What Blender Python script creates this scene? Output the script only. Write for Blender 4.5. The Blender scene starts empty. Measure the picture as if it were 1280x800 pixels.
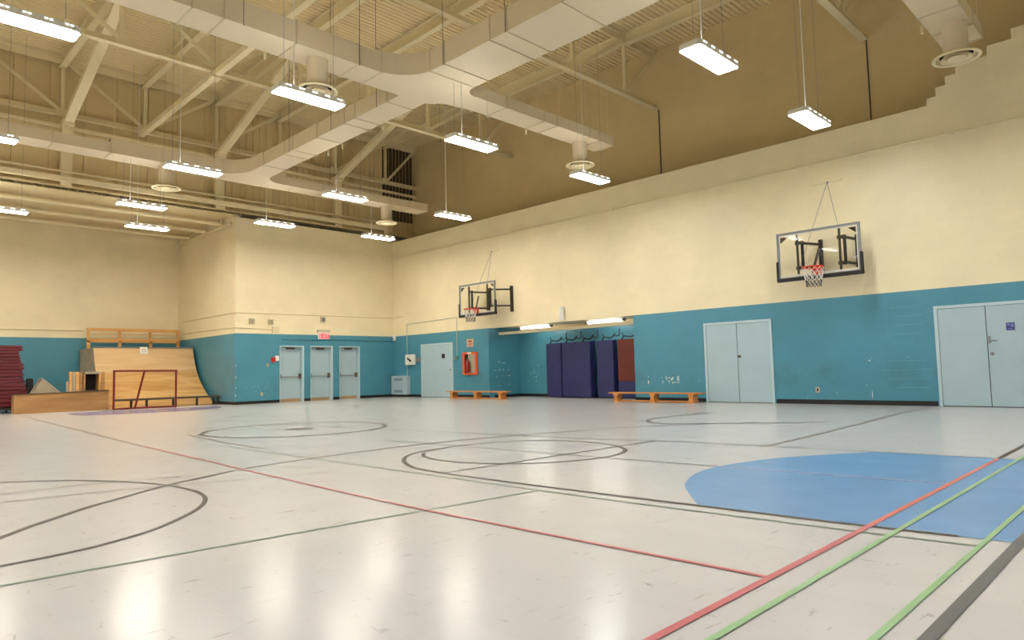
import bpy, bmesh, math, random
from mathutils import Vector, Matrix
random.seed(7)
S = bpy.context.scene
COL = S.collection

# ------------------------------------------------------------------ camera, world, exposure
def v3(a): return Vector(a)
CAM_R = v3((0.70549, 0.70831, -0.02369)); CAM_F = v3((-0.70614, 0.70420, 0.07360))
CAM_F.normalize(); CAM_R = (CAM_R - CAM_F * CAM_R.dot(CAM_F)).normalized(); CAM_U = CAM_R.cross(CAM_F)
cam = bpy.data.cameras.new('camera'); cam.lens = 852.834 / 1280 * 36; cam.sensor_width = 36
cam.clip_start = 0.05; cam.clip_end = 200
co = bpy.data.objects.new('camera', cam); COL.objects.link(co)
m = Matrix.Identity(4)
for i in range(3):
    m[i][0] = CAM_R[i]; m[i][1] = CAM_U[i]; m[i][2] = -CAM_F[i]
m[2][3] = 0.92
co.matrix_world = m
S.camera = co
w = bpy.data.worlds.new('world'); S.world = w; w.use_nodes = True
w.node_tree.nodes['Background'].inputs[0].default_value = (0.8, 0.85, 0.9, 1)
w.node_tree.nodes['Background'].inputs[1].default_value = 0.02
S.view_settings.view_transform = 'Standard'; S.view_settings.look = 'None'
S.view_settings.gamma = 1; S.view_settings.use_curve_mapping = False
S.view_settings.exposure = 0.97
LAMP = 33.0                                     # radiance of the light diffusers
LAMP_COL = (1.0, 0.985, 0.95)                   # newer, whiter tubes near the camera
LAMP_WARM = (1.0, 0.91, 0.77)                   # older, yellower tubes at the far end

# ------------------------------------------------------------------ materials
def lin(c):
    f = lambda x: x / 12.92 if x <= 0.04045 else ((x + 0.055) / 1.055) ** 2.4
    return tuple(f(x / 255) for x in c) + (1,)
MATS = {}
def mat(name, rgb, rough=0.5, metal=0.0, spec=0.5, bump=0.0, bscale=40, vary=0.0, vscale=3):
    if name in MATS: return MATS[name]
    M = bpy.data.materials.new(name); M.use_nodes = True; MATS[name] = M
    nt = M.node_tree; b = nt.nodes['Principled BSDF']
    b.inputs['Base Color'].default_value = lin(rgb); b.inputs['Roughness'].default_value = rough
    b.inputs['Metallic'].default_value = metal; b.inputs['Specular IOR Level'].default_value = spec
    if vary or bump:
        tc = nt.nodes.new('ShaderNodeTexCoord')
    if vary:
        n = nt.nodes.new('ShaderNodeTexNoise'); n.inputs['Scale'].default_value = vscale; n.inputs['Detail'].default_value = 5
        nt.links.new(tc.outputs['Object'], n.inputs['Vector'])
        r = nt.nodes.new('ShaderNodeMapRange'); r.inputs['From Min'].default_value = 0.3; r.inputs['From Max'].default_value = 0.7
        r.inputs['To Min'].default_value = 1 - vary; r.inputs['To Max'].default_value = 1 + vary
        nt.links.new(n.outputs['Fac'], r.inputs['Value'])
        mx = nt.nodes.new('ShaderNodeMix'); mx.data_type = 'RGBA'; mx.blend_type = 'MULTIPLY'
        mx.inputs['Factor'].default_value = 1; mx.inputs['A'].default_value = lin(rgb)
        nt.links.new(r.outputs['Result'], mx.inputs['B']); nt.links.new(mx.outputs['Result'], b.inputs['Base Color'])
    if bump:
        n2 = nt.nodes.new('ShaderNodeTexNoise'); n2.inputs['Scale'].default_value = bscale; n2.inputs['Detail'].default_value = 4
        nt.links.new(tc.outputs['Object'], n2.inputs['Vector'])
        bp = nt.nodes.new('ShaderNodeBump'); bp.inputs['Strength'].default_value = bump; bp.inputs['Distance'].default_value = 0.02
        nt.links.new(n2.outputs['Fac'], bp.inputs['Height']); nt.links.new(bp.outputs['Normal'], b.inputs['Normal'])
    return M

def mat_block(name, rgb, axis, rough=0.45, vary=0.05):
    """painted concrete block: mortar joints as fine relief under the paint"""
    M = mat(name, rgb, rough); nt = M.node_tree; b = nt.nodes['Principled BSDF']
    tc = nt.nodes.new('ShaderNodeTexCoord'); geo = nt.nodes.new('ShaderNodeNewGeometry')
    sp = nt.nodes.new('ShaderNodeSeparateXYZ'); nt.links.new(geo.outputs['Position'], sp.inputs[0])
    cb = nt.nodes.new('ShaderNodeCombineXYZ')
    nt.links.new(sp.outputs[axis], cb.inputs[0]); nt.links.new(sp.outputs[2], cb.inputs[1])
    br = nt.nodes.new('ShaderNodeTexBrick'); br.inputs['Scale'].default_value = 1
    br.inputs['Brick Width'].default_value = 0.372; br.inputs['Row Height'].default_value = 0.186
    br.inputs['Mortar Size'].default_value = 0.006; br.inputs['Mortar Smooth'].default_value = 0.6
    br.inputs['Color1'].default_value = (1, 1, 1, 1); br.inputs['Color2'].default_value = (0.975, 0.975, 0.975, 1)
    br.inputs['Mortar'].default_value = (0.965, 0.965, 0.965, 1)
    nt.links.new(cb.outputs[0], br.inputs['Vector'])
    n = nt.nodes.new('ShaderNodeTexNoise'); n.inputs['Scale'].default_value = 0.9; n.inputs['Detail'].default_value = 6
    nt.links.new(geo.outputs['Position'], n.inputs['Vector'])
    r = nt.nodes.new('ShaderNodeMapRange'); r.inputs['From Min'].default_value = 0.3; r.inputs['From Max'].default_value = 0.7
    r.inputs['To Min'].default_value = 1 - vary; r.inputs['To Max'].default_value = 1 + vary
    nt.links.new(n.outputs['Fac'], r.inputs['Value'])
    mx = nt.nodes.new('ShaderNodeMix'); mx.data_type = 'RGBA'; mx.blend_type = 'MULTIPLY'; mx.inputs['Factor'].default_value = 1
    mx.inputs['A'].default_value = lin(rgb); nt.links.new(r.outputs['Result'], mx.inputs['B'])
    m2 = nt.nodes.new('ShaderNodeMix'); m2.data_type = 'RGBA'; m2.blend_type = 'MULTIPLY'; m2.inputs['Factor'].default_value = 1
    nt.links.new(mx.outputs['Result'], m2.inputs['A']); nt.links.new(br.outputs['Color'], m2.inputs['B'])
    out = m2.outputs['Result']
    if name.startswith('blue'):
        zr = nt.nodes.new('ShaderNodeValToRGB'); e = zr.color_ramp.elements
        e[0].position = 0.12; e[0].color = (0, 0, 0, 1); e[1].position = 0.55; e[1].color = (1, 1, 1, 1)
        e.new(0.8).color = (1, 1, 1, 1); e.new(1.0).color = (0, 0, 0, 1)
        nt.links.new(sp.outputs[2], zr.inputs[0])
        g = nt.nodes.new('ShaderNodeTexNoise'); g.inputs['Scale'].default_value = 1.3; g.inputs['Detail'].default_value = 7; g.inputs['Roughness'].default_value = 0.65
        nt.links.new(geo.outputs['Position'], g.inputs['Vector'])
        gr = nt.nodes.new('ShaderNodeMapRange'); gr.inputs['From Min'].default_value = 0.47; gr.inputs['From Max'].default_value = 0.7
        gr.inputs['To Max'].default_value = 0.5
        nt.links.new(g.outputs['Fac'], gr.inputs['Value'])
        mm = nt.nodes.new('ShaderNodeMath'); mm.operation = 'MULTIPLY'; nt.links.new(zr.outputs[0], mm.inputs[0]); nt.links.new(gr.outputs[0], mm.inputs[1])
        m3 = nt.nodes.new('ShaderNodeMix'); m3.data_type = 'RGBA'; nt.links.new(mm.outputs[0], m3.inputs['Factor'])
        nt.links.new(out, m3.inputs['A']); m3.inputs['B'].default_value = lin((72, 104, 108)); out = m3.outputs['Result']
    nt.links.new(out, b.inputs['Base Color'])
    bp = nt.nodes.new('ShaderNodeBump'); bp.inputs['Strength'].default_value = 0.22; bp.inputs['Distance'].default_value = 0.01
    bp.invert = True
    nt.links.new(br.outputs['Fac'], bp.inputs['Height']); nt.links.new(bp.outputs['Normal'], b.inputs['Normal'])
    return M

def mat_wood(name, c1, c2, rough=0.45, axis='X', scale=6, dist=6):
    M = mat(name, c1, rough); nt = M.node_tree; b = nt.nodes['Principled BSDF']
    tc = nt.nodes.new('ShaderNodeTexCoord'); mp = nt.nodes.new('ShaderNodeMapping')
    mp.inputs['Scale'].default_value = {'X': (0.12, 1, 1), 'Y': (1, 0.12, 1), 'Z': (1, 1, 0.12)}[axis]
    nt.links.new(tc.outputs['Object'], mp.inputs['Vector'])
    n = nt.nodes.new('ShaderNodeTexNoise'); n.inputs['Scale'].default_value = scale; n.inputs['Detail'].default_value = 5
    n.inputs['Distortion'].default_value = dist * 0.2
    nt.links.new(mp.outputs[0], n.inputs['Vector'])
    cr = nt.nodes.new('ShaderNodeValToRGB'); cr.color_ramp.elements[0].position = 0.3; cr.color_ramp.elements[1].position = 0.72
    cr.color_ramp.elements[0].color = lin(c1); cr.color_ramp.elements[1].color = lin(c2)
    nt.links.new(n.outputs['Fac'], cr.inputs[0]); nt.links.new(cr.outputs[0], b.inputs['Base Color'])
    return M

def mat_emit(name, col, strength, base=(0.8, 0.8, 0.8, 1)):
    M = bpy.data.materials.new(name); M.use_nodes = True; MATS[name] = M
    nt = M.node_tree; b = nt.nodes['Principled BSDF']
    b.inputs['Base Color'].default_value = base
    b.inputs['Emission Color'].default_value = tuple(col) + (1,); b.inputs['Emission Strength'].default_value = strength
    return M

def mat_floor():
    M = mat('floor_vinyl', (222, 219, 213), 0.3, spec=0.13); nt = M.node_tree; b = nt.nodes['Principled BSDF']
    L = nt.links; geo = nt.nodes.new('ShaderNodeNewGeometry')
    def noise(sc, det, mapping=None, dist=0):
        n = nt.nodes.new('ShaderNodeTexNoise'); n.inputs['Scale'].default_value = sc; n.inputs['Detail'].default_value = det
        n.inputs['Distortion'].default_value = dist
        if mapping:
            mp = nt.nodes.new('ShaderNodeMapping'); mp.inputs['Scale'].default_value = mapping[0]; mp.inputs['Rotation'].default_value = mapping[1]
            L.new(geo.outputs['Position'], mp.inputs['Vector']); L.new(mp.outputs[0], n.inputs['Vector'])
        else: L.new(geo.outputs['Position'], n.inputs['Vector'])
        return n
    def ramp(src, p0, p1, c0, c1):
        r = nt.nodes.new('ShaderNodeValToRGB'); r.color_ramp.elements[0].position = p0; r.color_ramp.elements[1].position = p1
        r.color_ramp.elements[0].color = c0; r.color_ramp.elements[1].color = c1
        L.new(src, r.inputs[0]); return r
    def mul(a, c):
        mx = nt.nodes.new('ShaderNodeMix'); mx.data_type = 'RGBA'; mx.blend_type = 'MULTIPLY'; mx.inputs['Factor'].default_value = 1
        L.new(a, mx.inputs['A']); L.new(c, mx.inputs['B']); return mx.outputs['Result']
    # tiles: each vinyl tile a hair lighter or darker
    br = nt.nodes.new('ShaderNodeTexBrick'); br.offset = 0; br.inputs['Scale'].default_value = 1
    br.inputs['Brick Width'].default_value = 0.285; br.inputs['Row Height'].default_value = 0.285
    br.inputs['Mortar Size'].default_value = 0.0016; br.inputs['Mortar Smooth'].default_value = 0.3
    br.inputs['Color1'].default_value = lin((195, 195, 197)); br.inputs['Color2'].default_value = lin((192, 192, 194))
    br.inputs['Mortar'].default_value = lin((191, 191, 193))
    L.new(geo.outputs['Position'], br.inputs['Vector'])
    big = ramp(noise(0.35, 4).outputs['Fac'], 0.3, 0.7, (0.975, 0.97, 0.965, 1), (1.0, 1.0, 1.0, 1))
    sc1 = ramp(noise(26, 4, ((1, 0.22, 1), (0, 0, 0.6)), 0.5).outputs['Fac'], 0.65, 0.76, (1, 1, 1, 1), (0.7, 0.68, 0.65, 1))
    sc2 = ramp(noise(30, 4, ((0.25, 1, 1), (0, 0, 0.9)), 0.5).outputs['Fac'], 0.665, 0.78, (1, 1, 1, 1), (0.7, 0.68, 0.65, 1))
    dirt = ramp(noise(1.3, 7).outputs['Fac'], 0.66, 0.82, (1, 1, 1, 1), (0.9, 0.88, 0.82, 1))
    c = mul(mul(mul(mul(br.outputs['Color'], big.outputs[0]), sc1.outputs[0]), sc2.outputs[0]), dirt.outputs[0])
    L.new(c, b.inputs['Base Color'])
    b.inputs['Roughness'].default_value = 0.19
    return M

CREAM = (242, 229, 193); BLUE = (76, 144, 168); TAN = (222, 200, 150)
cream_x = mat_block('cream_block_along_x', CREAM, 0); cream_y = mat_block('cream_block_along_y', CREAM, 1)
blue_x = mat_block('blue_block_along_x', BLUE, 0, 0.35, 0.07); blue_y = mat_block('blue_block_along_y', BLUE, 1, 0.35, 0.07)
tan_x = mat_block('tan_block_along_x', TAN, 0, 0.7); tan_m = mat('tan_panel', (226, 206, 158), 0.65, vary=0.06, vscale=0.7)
steel = mat('cream_steel', (236, 222, 182), 0.5, vary=0.03)
deckm = mat('cream_deck', (236, 218, 172), 0.55)
ductm = mat('duct_paint', (224, 208, 178), 0.5, vary=0.025, vscale=1.2)
ductseam = mat('duct_seam', (216, 201, 170), 0.5)
doorm = mat('door_paint', (172, 196, 206), 0.4, vary=0.03, vscale=2); framem = mat('frame_paint', (186, 210, 218), 0.4)
black = mat('black_rubber', (22, 22, 24), 0.6); blackst = mat('black_steel', (34, 30, 28), 0.45)
bronze = mat('bronze_steel', (84, 74, 60), 0.45)
grey = mat('grey_metal', (128, 130, 134), 0.4, metal=0.3); white = mat('white_plastic', (238, 236, 230), 0.4)
silver = mat('satin_metal', (150, 152, 154), 0.35, metal=0.5)
fixture = mat('fixture_enamel', (226, 222, 212), 0.4)
orange = mat('orange_rim', (226, 62, 24), 0.4); cabinet_orange = mat('orange_frame', (226, 92, 42), 0.5)
navy = mat('navy_vinyl', (40, 44, 98), 0.4, bump=0.15, bscale=6, vary=0.08); redbrown = mat('rust_vinyl', (104, 34, 20), 0.45, vary=0.08)
maroon = mat('maroon_vinyl', (104, 26, 36), 0.38, bump=0.3, bscale=7, vary=0.12, vscale=5)
ply = mat_wood('plywood', (198, 160, 112), (222, 190, 142), 0.5, 'Y', 2.4, 6)
ply2 = mat_wood('plywood_lower', (188, 138, 76), (222, 186, 126), 0.5, 'Y', 3.2, 9)
plyedge = mat('weathered_plywood', (168, 156, 134), 0.7, vary=0.12)
lumber = mat_wood('pine_lumber', (204, 146, 74), (232, 182, 108), 0.5, 'Y', 5)
oldwood = mat_wood('worn_board', (150, 108, 64), (188, 144, 94), 0.55, 'Y', 3)
benchw = mat_wood('varnished_beech', (192, 122, 54), (222, 158, 86), 0.35, 'X', 7)
redsteel = mat('red_steel', (122, 22, 26), 0.4); dark = mat('dark_interior', (36, 30, 26), 0.8)
linek = mat('line_dark', (72, 68, 64), 0.45, spec=0.3); linegrey = mat('line_grey', (128, 124, 116), 0.45, spec=0.3); linered = mat('line_red', (186, 92, 104), 0.3)
linefaded = mat('line_faded_red', (158, 138, 128), 0.4, spec=0.3)
linegreen = mat('line_green', (138, 180, 132), 0.3); linegg = mat('line_grey_green', (128, 148, 132), 0.4, spec=0.3); lineblack = mat('line_black', (92, 93, 100), 0.32)
keyblue = mat('key_blue', (96, 146, 202), 0.24, vary=0.06, vscale=2.5); keypurple = mat('key_purple', (128, 126, 170), 0.25, vary=0.05)
linepink = mat('line_on_blue', (150, 146, 190), 0.28); lineor = mat('line_red_on_blue', (206, 108, 92), 0.3)
glow = mat_emit('lit_diffuser', LAMP_COL, LAMP)
glow_warm = mat_emit('lit_diffuser_warm', LAMP_WARM, LAMP * 1.04)
slotglow = mat_emit('lit_slot', LAMP_COL, LAMP * 0.055)
added_upglow = mat_emit('lit_added_uplight', LAMP_COL, LAMP * 0.15)
tube_on = mat_emit('lit_tube', (1.0, 0.97, 0.9), 6)
exit_glow = mat_emit('lit_exit_face', (1.0, 0.06, 0.08), 0.4, (0.45, 0.02, 0.03, 1)); exit_letter = mat_emit('lit_exit_letter', (1.0, 0.55, 0.5), 0.45, (0.6, 0.3, 0.3, 1))
glassm = bpy.data.materials.new('clear_board'); glassm.use_nodes = True
_b = glassm.node_tree.nodes['Principled BSDF']; _b.inputs['Transmission Weight'].default_value = 1.0; _b.inputs['IOR'].default_value = 1.18
_b.inputs['Roughness'].default_value = 0.0; _b.inputs['Base Color'].default_value = (0.97, 0.98, 0.97, 1)
netm = mat('net_cord', (236, 232, 224), 0.7); netdark = mat('net_cord_dark', (40, 42, 66), 0.7)
chipm = mat('bare_block', (214, 220, 214), 0.8); scuffm = mat('grey_scuff', (92, 116, 116), 0.6)
paper = mat('paper', (236, 232, 222), 0.7); inkm = mat('ink', (120, 112, 104), 0.7)

# ------------------------------------------------------------------ mesh builder
class MB:
    def __init__(s): s.v = []; s.f = []; s.mi = []
    def add(s, vs, fs, m=0):
        o = len(s.v); s.v += [tuple(p) for p in vs]; s.f += [tuple(i + o for i in f) for f in fs]; s.mi += [m] * len(fs); return s
    def box(s, x0, x1, y0, y1, z0, z1, m=0):
        if x0 > x1: x0, x1 = x1, x0
        if y0 > y1: y0, y1 = y1, y0
        if z0 > z1: z0, z1 = z1, z0
        vs = [(x, y, z) for z in (z0, z1) for y in (y0, y1) for x in (x0, x1)]
        return s.add(vs, [(0, 2, 3, 1), (4, 5, 7, 6), (0, 1, 5, 4), (2, 6, 7, 3), (0, 4, 6, 2), (1, 3, 7, 5)], m)
    def _frame(s, p, q, up=(0, 0, 1)):
        p = Vector(p); q = Vector(q); d = (q - p).normalized(); up = Vector(up)
        if abs(d.dot(up)) > 0.99: up = Vector((1, 0, 0))
        a = d.cross(up).normalized(); b = a.cross(d).normalized()
        return p, q, a, b
    def bar(s, p, q, w, h, up=(0, 0, 1), m=0):
        p, q, a, b = s._frame(p, q, up)
        vs = [c + a * (sx * w / 2) + b * (sz * h / 2) for c in (p, q) for sx, sz in ((-1, -1), (1, -1), (1, 1), (-1, 1))]
        return s.add(vs, [(0, 1, 2, 3), (7, 6, 5, 4), (0, 4, 5, 1), (1, 5, 6, 2), (2, 6, 7, 3), (3, 7, 4, 0)], m)
    def tube(s, p, q, r, n=8, m=0, r2=None):
        p, q, a, b = s._frame(p, q); r2 = r if r2 is None else r2
        vs = [c + (a * math.cos(t) + b * math.sin(t)) * rr for c, rr in ((p, r), (q, r2)) for t in [2 * math.pi * k / n for k in range(n)]]
        fs = [(k, (k + 1) % n, n + (k + 1) % n, n + k) for k in range(n)] + [tuple(range(n - 1, -1, -1)), tuple(range(n, 2 * n))]
        return s.add(vs, fs, m)
    def path(s, pts, r, n=6, m=0, closed=False):
        k = len(pts)
        for i in range(k if closed else k - 1): s.tube(pts[i], pts[(i + 1) % k], r, n, m)
        return s
    def lathe(s, prof, c=(0, 0, 0), n=28, m=0, axis='Z'):
        vs = []
        for r, z in prof:
            for k in range(n):
                t = 2 * math.pi * k / n
                o = (r * math.cos(t), r * math.sin(t), z)
                if axis == 'Y': o = (o[0], o[2], o[1])
                if axis == 'X': o = (o[2], o[0], o[1])
                vs.append((c[0] + o[0], c[1] + o[1], c[2] + o[2]))
        fs = [(i * n + k, i * n + (k + 1) % n, (i + 1) * n + (k + 1) % n, (i + 1) * n + k) for i in range(len(prof) - 1) for k in range(n)]
        return s.add(vs, fs, m)
    def prism(s, poly, a0, a1, axis='Y', m=0):
        """2D outline swept along an axis: Y -> (x,z), X -> (y,z), Z -> (x,y)"""
        def P(u, v, a): return {'Y': (u, a, v), 'X': (a, u, v), 'Z': (u, v, a)}[axis]
        n = len(poly); vs = [P(u, v, a0) for u, v in poly] + [P(u, v, a1) for u, v in poly]
        fs = [(i, (i + 1) % n, n + (i + 1) % n, n + i) for i in range(n)] + [tuple(range(n - 1, -1, -1)), tuple(range(n, 2 * n))]
        return s.add(vs, fs, m)
    def ring(s, c, r, rt, axis='Z', n=28, nt=8, m=0):
        vs = []
        for i in range(n):
            t = 2 * math.pi * i / n
            for j in range(nt):
                u = 2 * math.pi * j / nt; rr = r + rt * math.cos(u)
                vs.append((c[0] + rr * math.cos(t), c[1] + rr * math.sin(t), c[2] + rt * math.sin(u)))
        fs = [(i * nt + j, ((i + 1) % n) * nt + j, ((i + 1) % n) * nt + (j + 1) % nt, i * nt + (j + 1) % nt) for i in range(n) for j in range(nt)]
        return s.add(vs, fs, m)
    def build(s, name, mats, parent=None, smooth=False, bevel=0.0, kind=None, label=None, cat=None, group=None, base=True):
        if not isinstance(mats, (list, tuple)): mats = [mats]
        org = Vector((0, 0, 0))
        if parent is None and base and s.v:
            xs = [p[0] for p in s.v]; ys = [p[1] for p in s.v]; zs = [p[2] for p in s.v]
            org = Vector(((min(xs) + max(xs)) / 2, (min(ys) + max(ys)) / 2, min(zs)))
        elif parent is not None:
            p = parent
            while p is not None: org += p.location; p = p.parent
        me = bpy.data.meshes.new(name)
        me.from_pydata([(p[0] - org.x, p[1] - org.y, p[2] - org.z) for p in s.v], [], s.f)
        for mt in mats: me.materials.append(mt)
        me.polygons.foreach_set('material_index', s.mi)
        bm = bmesh.new(); bm.from_mesh(me); bmesh.ops.recalc_face_normals(bm, faces=bm.faces)
        if bevel:
            bmesh.ops.bevel(bm, geom=[e for e in bm.edges if e.calc_face_angle(0) > 0.6], offset=bevel, segments=2, affect='EDGES', clamp_overlap=True)
        bm.to_mesh(me); bm.free()
        if smooth:
            me.polygons.foreach_set('use_smooth', [True] * len(me.polygons))
            try: me.set_sharp_from_angle(angle=0.7)
            except Exception: pass
        o = bpy.data.objects.new(name, me); COL.objects.link(o)
        if parent is not None: o.parent = parent
        else: o.location = org
        if kind: o['kind'] = kind
        tag(o, label, cat, group)
        return o

def tag(o, label=None, cat=None, group=None):
    if label: o['label'] = label
    if cat: o['category'] = cat
    if group: o['group'] = group
def thing(name, loc, label=None, cat=None, group=None, kind=None):
    o = bpy.data.objects.new(name, None); COL.objects.link(o); o.location = loc; o.empty_display_size = 0.1
    tag(o, label, cat, group)
    if kind: o['kind'] = kind
    return o
def copy_tree(root, loc, label, rotz=0.0):
    r = root.copy(); COL.objects.link(r); r.location = loc; r.rotation_euler = (0, 0, rotz); r['label'] = label
    for ch in list(root.children):
        c = ch.copy(); COL.objects.link(c); c.parent = r
        for g in ch.children:
            d = g.copy(); COL.objects.link(d); d.parent = c
    return r

# ------------------------------------------------------------------ dimensions of the hall
YW, XB = 15.8, -22.55            # lower right wall face, lower back wall face
YU, XU = 17.3, -23.1             # upper right wall, upper end wall
YL, XF = -3.7, 6.0               # left wall and the wall behind the camera
YR, XR = 9.47, -27.85            # recess: side wall and back wall
ZB, ZL, ZC, ZD = 2.37, 6.15, 6.42, 10.45   # blue paint, lower wall top, recess deck, roof deck

# ------------------------------------------------------------------ structure
floor = MB().box(XR - 0.3, XF, YL, YU, -0.15, 0).build('floor', mat_floor(), kind='structure', base=False)

# corrugated roof deck, ribs run across the hall
def corrug(a0, a1, pitch, z, h, b0, b1, along):
    mb = MB(); pts = []; a = a0
    while a < a1:
        pts += [(a, z), (a + pitch * 0.36, z), (a + pitch * 0.5, z + h), (a + pitch * 0.86, z + h)]; a += pitch
    pts.append((a, z))
    vs = []; fs = []
    for u, zz in pts:
        if along == 'Y': vs += [(u, b0, zz), (u, b1, zz)]
        else: vs += [(b0, u, zz), (b1, u, zz)]
    for i in range(len(pts) - 1): fs.append((2 * i, 2 * i + 2, 2 * i + 3, 2 * i + 1))
    return mb.add(vs, fs)
ceiling = corrug(XU - 0.1, XF, 0.152, ZD, 0.045, YL, YU, 'Y').build('ceiling', deckm, kind='structure', base=False)
MB().box(XU - 0.2, XF + 0.2, YL - 0.2, YU + 0.2, ZD + 0.09, ZD + 0.2).build('roof_slab', tan_m, ceiling)

# right wall: painted block, stepped top at the near end, open alcove
wr = MB(); T = 0.24; A0, A1 = -17.0, -11.06
wr.box(XB, A0, YW, YW + T, 0, ZB, 1); wr.box(A1, XF, YW, YW + T, 0, ZB, 1)
wr.box(XB, XF, YW, YW + T, ZB, ZL, 0)
zt = ZL
for x, z in ((-3.6, 6.30), (-3.43, 6.48), (-3.25, 6.655), (-3.06, 6.84), (-2.52, 7.03), (-2.12, 7.23), (-1.74, 7.42), (-1.36, 7.6), (-0.98, 7.8), (-0.6, 8.0)):
    wr.box(x, XF, YW, YW + T, zt, z, 0); zt = z
wall_right = wr.build('wall_right', [cream_x, blue_x], kind='structure', base=False)
# alcove lining (side returns and ceiling)
al = MB(); al.box(A0 - 0.2, A0, YW + T, YU, 0, 2.62, 1); al.box(A1, A1 + 0.2, YW + T, YU, 0, 2.62, 1); al.box(A0, A1, YW + T, YU, 2.40, 2.62, 0)
al.build('alcove_lining', [cream_x, blue_y], wall_right)
# upper right wall / back of the alcove
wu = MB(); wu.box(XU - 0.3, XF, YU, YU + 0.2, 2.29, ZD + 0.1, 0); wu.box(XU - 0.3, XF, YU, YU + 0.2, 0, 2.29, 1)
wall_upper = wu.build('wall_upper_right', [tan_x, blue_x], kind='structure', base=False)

# back wall with the three exit doors
DOORS = ((11.03, 11.95), (12.20, 13.10), (13.37, 14.25)); ZDR = 1.97
wb = MB(); T2 = 0.24; y = YR
for d0, d1 in DOORS:
    wb.box(XB - T2, XB, y, d0, 0, ZB, 1); wb.box(XB - T2, XB, d0, d1, ZDR, ZB, 1); y = d1
wb.box(XB - T2, XB, y, YW + T, 0, ZB, 1); wb.box(XB - T2, XB, YR, YW + T, ZB, 6.3, 0)
wall_back = wb.build('wall_back', [cream_y, blue_y], kind='structure', base=False)
ws = MB(); ws.box(XR, XB - T2, YR, YR + T2, 0, ZB, 1); ws.box(XR, XB - T2, YR, YR + T2, ZB, ZC, 0)
ws.build('wall_recess_side', [cream_x, blue_x], kind='structure', base=False)
wq = MB(); wq.box(XR - 0.2, XR, YL, YR + T2, 0, 2.42, 1); wq.box(XR - 0.2, XR, YL, YR + T2, 2.42, ZC, 0)
wall_recess = wq.build('wall_recess_back', [cream_y, blue_y], kind='structure', base=False)
MB().box(XR, XB - 0.17, YL, YR, ZC - 0.05, ZC - 0.012).build('soffit', mat('cream_soffit', (232, 214, 168), 0.6), None, kind='structure', base=False).name = 'trim_2'
rd = corrug(YL, YR + 0.25, 0.21, ZC, 0.06, XR - 0.2, XB - 0.15, 'X').build('ceiling_recess', deckm, kind='structure', base=False)
MB().box(XR - 0.2, XB - 0.15, YL, YU, ZC + 0.065, ZC + 0.12).build('roof_slab', tan_m, rd)
# closing walls out of view
wl = MB(); wl.box(XR - 0.2, XF, YL - 0.2, YL, 0, ZB, 1); wl.box(XR - 0.2, XF, YL - 0.2, YL, ZB, ZD + 0.1, 0)
wl.build('wall_left', [cream_x, blue_x], kind='structure', base=False)
wf = MB(); wf.box(XF, XF + 0.2, YL - 0.2, YU + 0.2, 0, ZB, 1); wf.box(XF, XF + 0.2, YL - 0.2, YU + 0.2, ZB, ZD + 0.1, 0)
wf.build('wall_front', [cream_y, blue_y], kind='structure', base=False)
# upper end wall: backing plus upright panels with recessed joints
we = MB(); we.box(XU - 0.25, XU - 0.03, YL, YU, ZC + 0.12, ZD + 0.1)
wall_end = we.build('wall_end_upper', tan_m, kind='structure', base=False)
k = 0; y = YL; pm = MB().box(0, 0.035, 0.012, 0.868, 0, ZD - ZC - 0.14)
pan = None
while y < 8.6:
    if pan is None:
        pan = pm.build('panel', tan_m, wall_end); pan.data.name = 'panel'
        pan.location = (XU - 0.03, y, ZC + 0.13) if False else (0, 0, 0)
        for v in pan.data.vertices: pass
        pan.location = Vector((XU - 0.03, y, ZC + 0.13))
    else:
        p = pan.copy(); COL.objects.link(p); p.location = Vector((XU - 0.03, y, ZC + 0.13))
    y += 0.88
rb = corrug(8.65, YU, 0.29, 0, -0.05, ZC + 0.13, ZD, 'X')
# upright ribbed siding on the right part of the end wall
sd = MB(); y = y
while y < YU - 0.05:
    sd.box(XU - 0.03, XU + 0.0, y, y + 0.13, ZC + 0.13, ZD); y += 0.24
sd.build('ribbed_siding', tan_m, wall_end)
lv = MB()
for k in range(9): lv.box(XU + 0.0, XU + 0.05, 15.72 + k * 0.17, 15.72 + k * 0.17 + 0.11, 7.2, 10.25)
lv.build('louver', mat('dark_louver', (86, 70, 46), 0.7), wall_end)

# baseboards
bb = mat('black_base', (20, 20, 22), 0.45)
b = MB()
for x0, x1 in ((-22.53, -20.76), (-18.85, A0), (A1, -8.92), (-7.08, -3.76), (-1.96, XF)): b.box(x0, x1, YW - 0.012, YW, 0, 0.1)
b.build('baseboard_right', bb, kind='structure', base=False)
b = MB(); y = YR
for d0, d1 in DOORS: b.box(XB, XB + 0.012, y, d0, 0, 0.1); y = d1
b.box(XB, XB + 0.012, y, YW - 0.012, 0, 0.1); b.build('baseboard_back', bb, kind='structure', base=False)
b = MB(); b.box(XR, XB + 0.012, YR - 0.012, YR, 0, 0.1); b.build('baseboard_recess', bb, kind='structure', base=False)
b = MB(); b.box(A0, A1, YU - 0.012, YU, 0, 0.1); b.box(A0, A0 + 0.012, YW + T, YU - 0.012, 0, 0.1); b.build('baseboard_alcove', bb, kind='structure', base=False)
# cream track along the alcove mouth and the conduit line along the wall
MB().box(A0, A1, 16.28, 16.40, 2.15, 2.235).build('trim_1', mat('cream_track', (240, 226, 190), 0.4), kind='structure', base=False)

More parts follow.
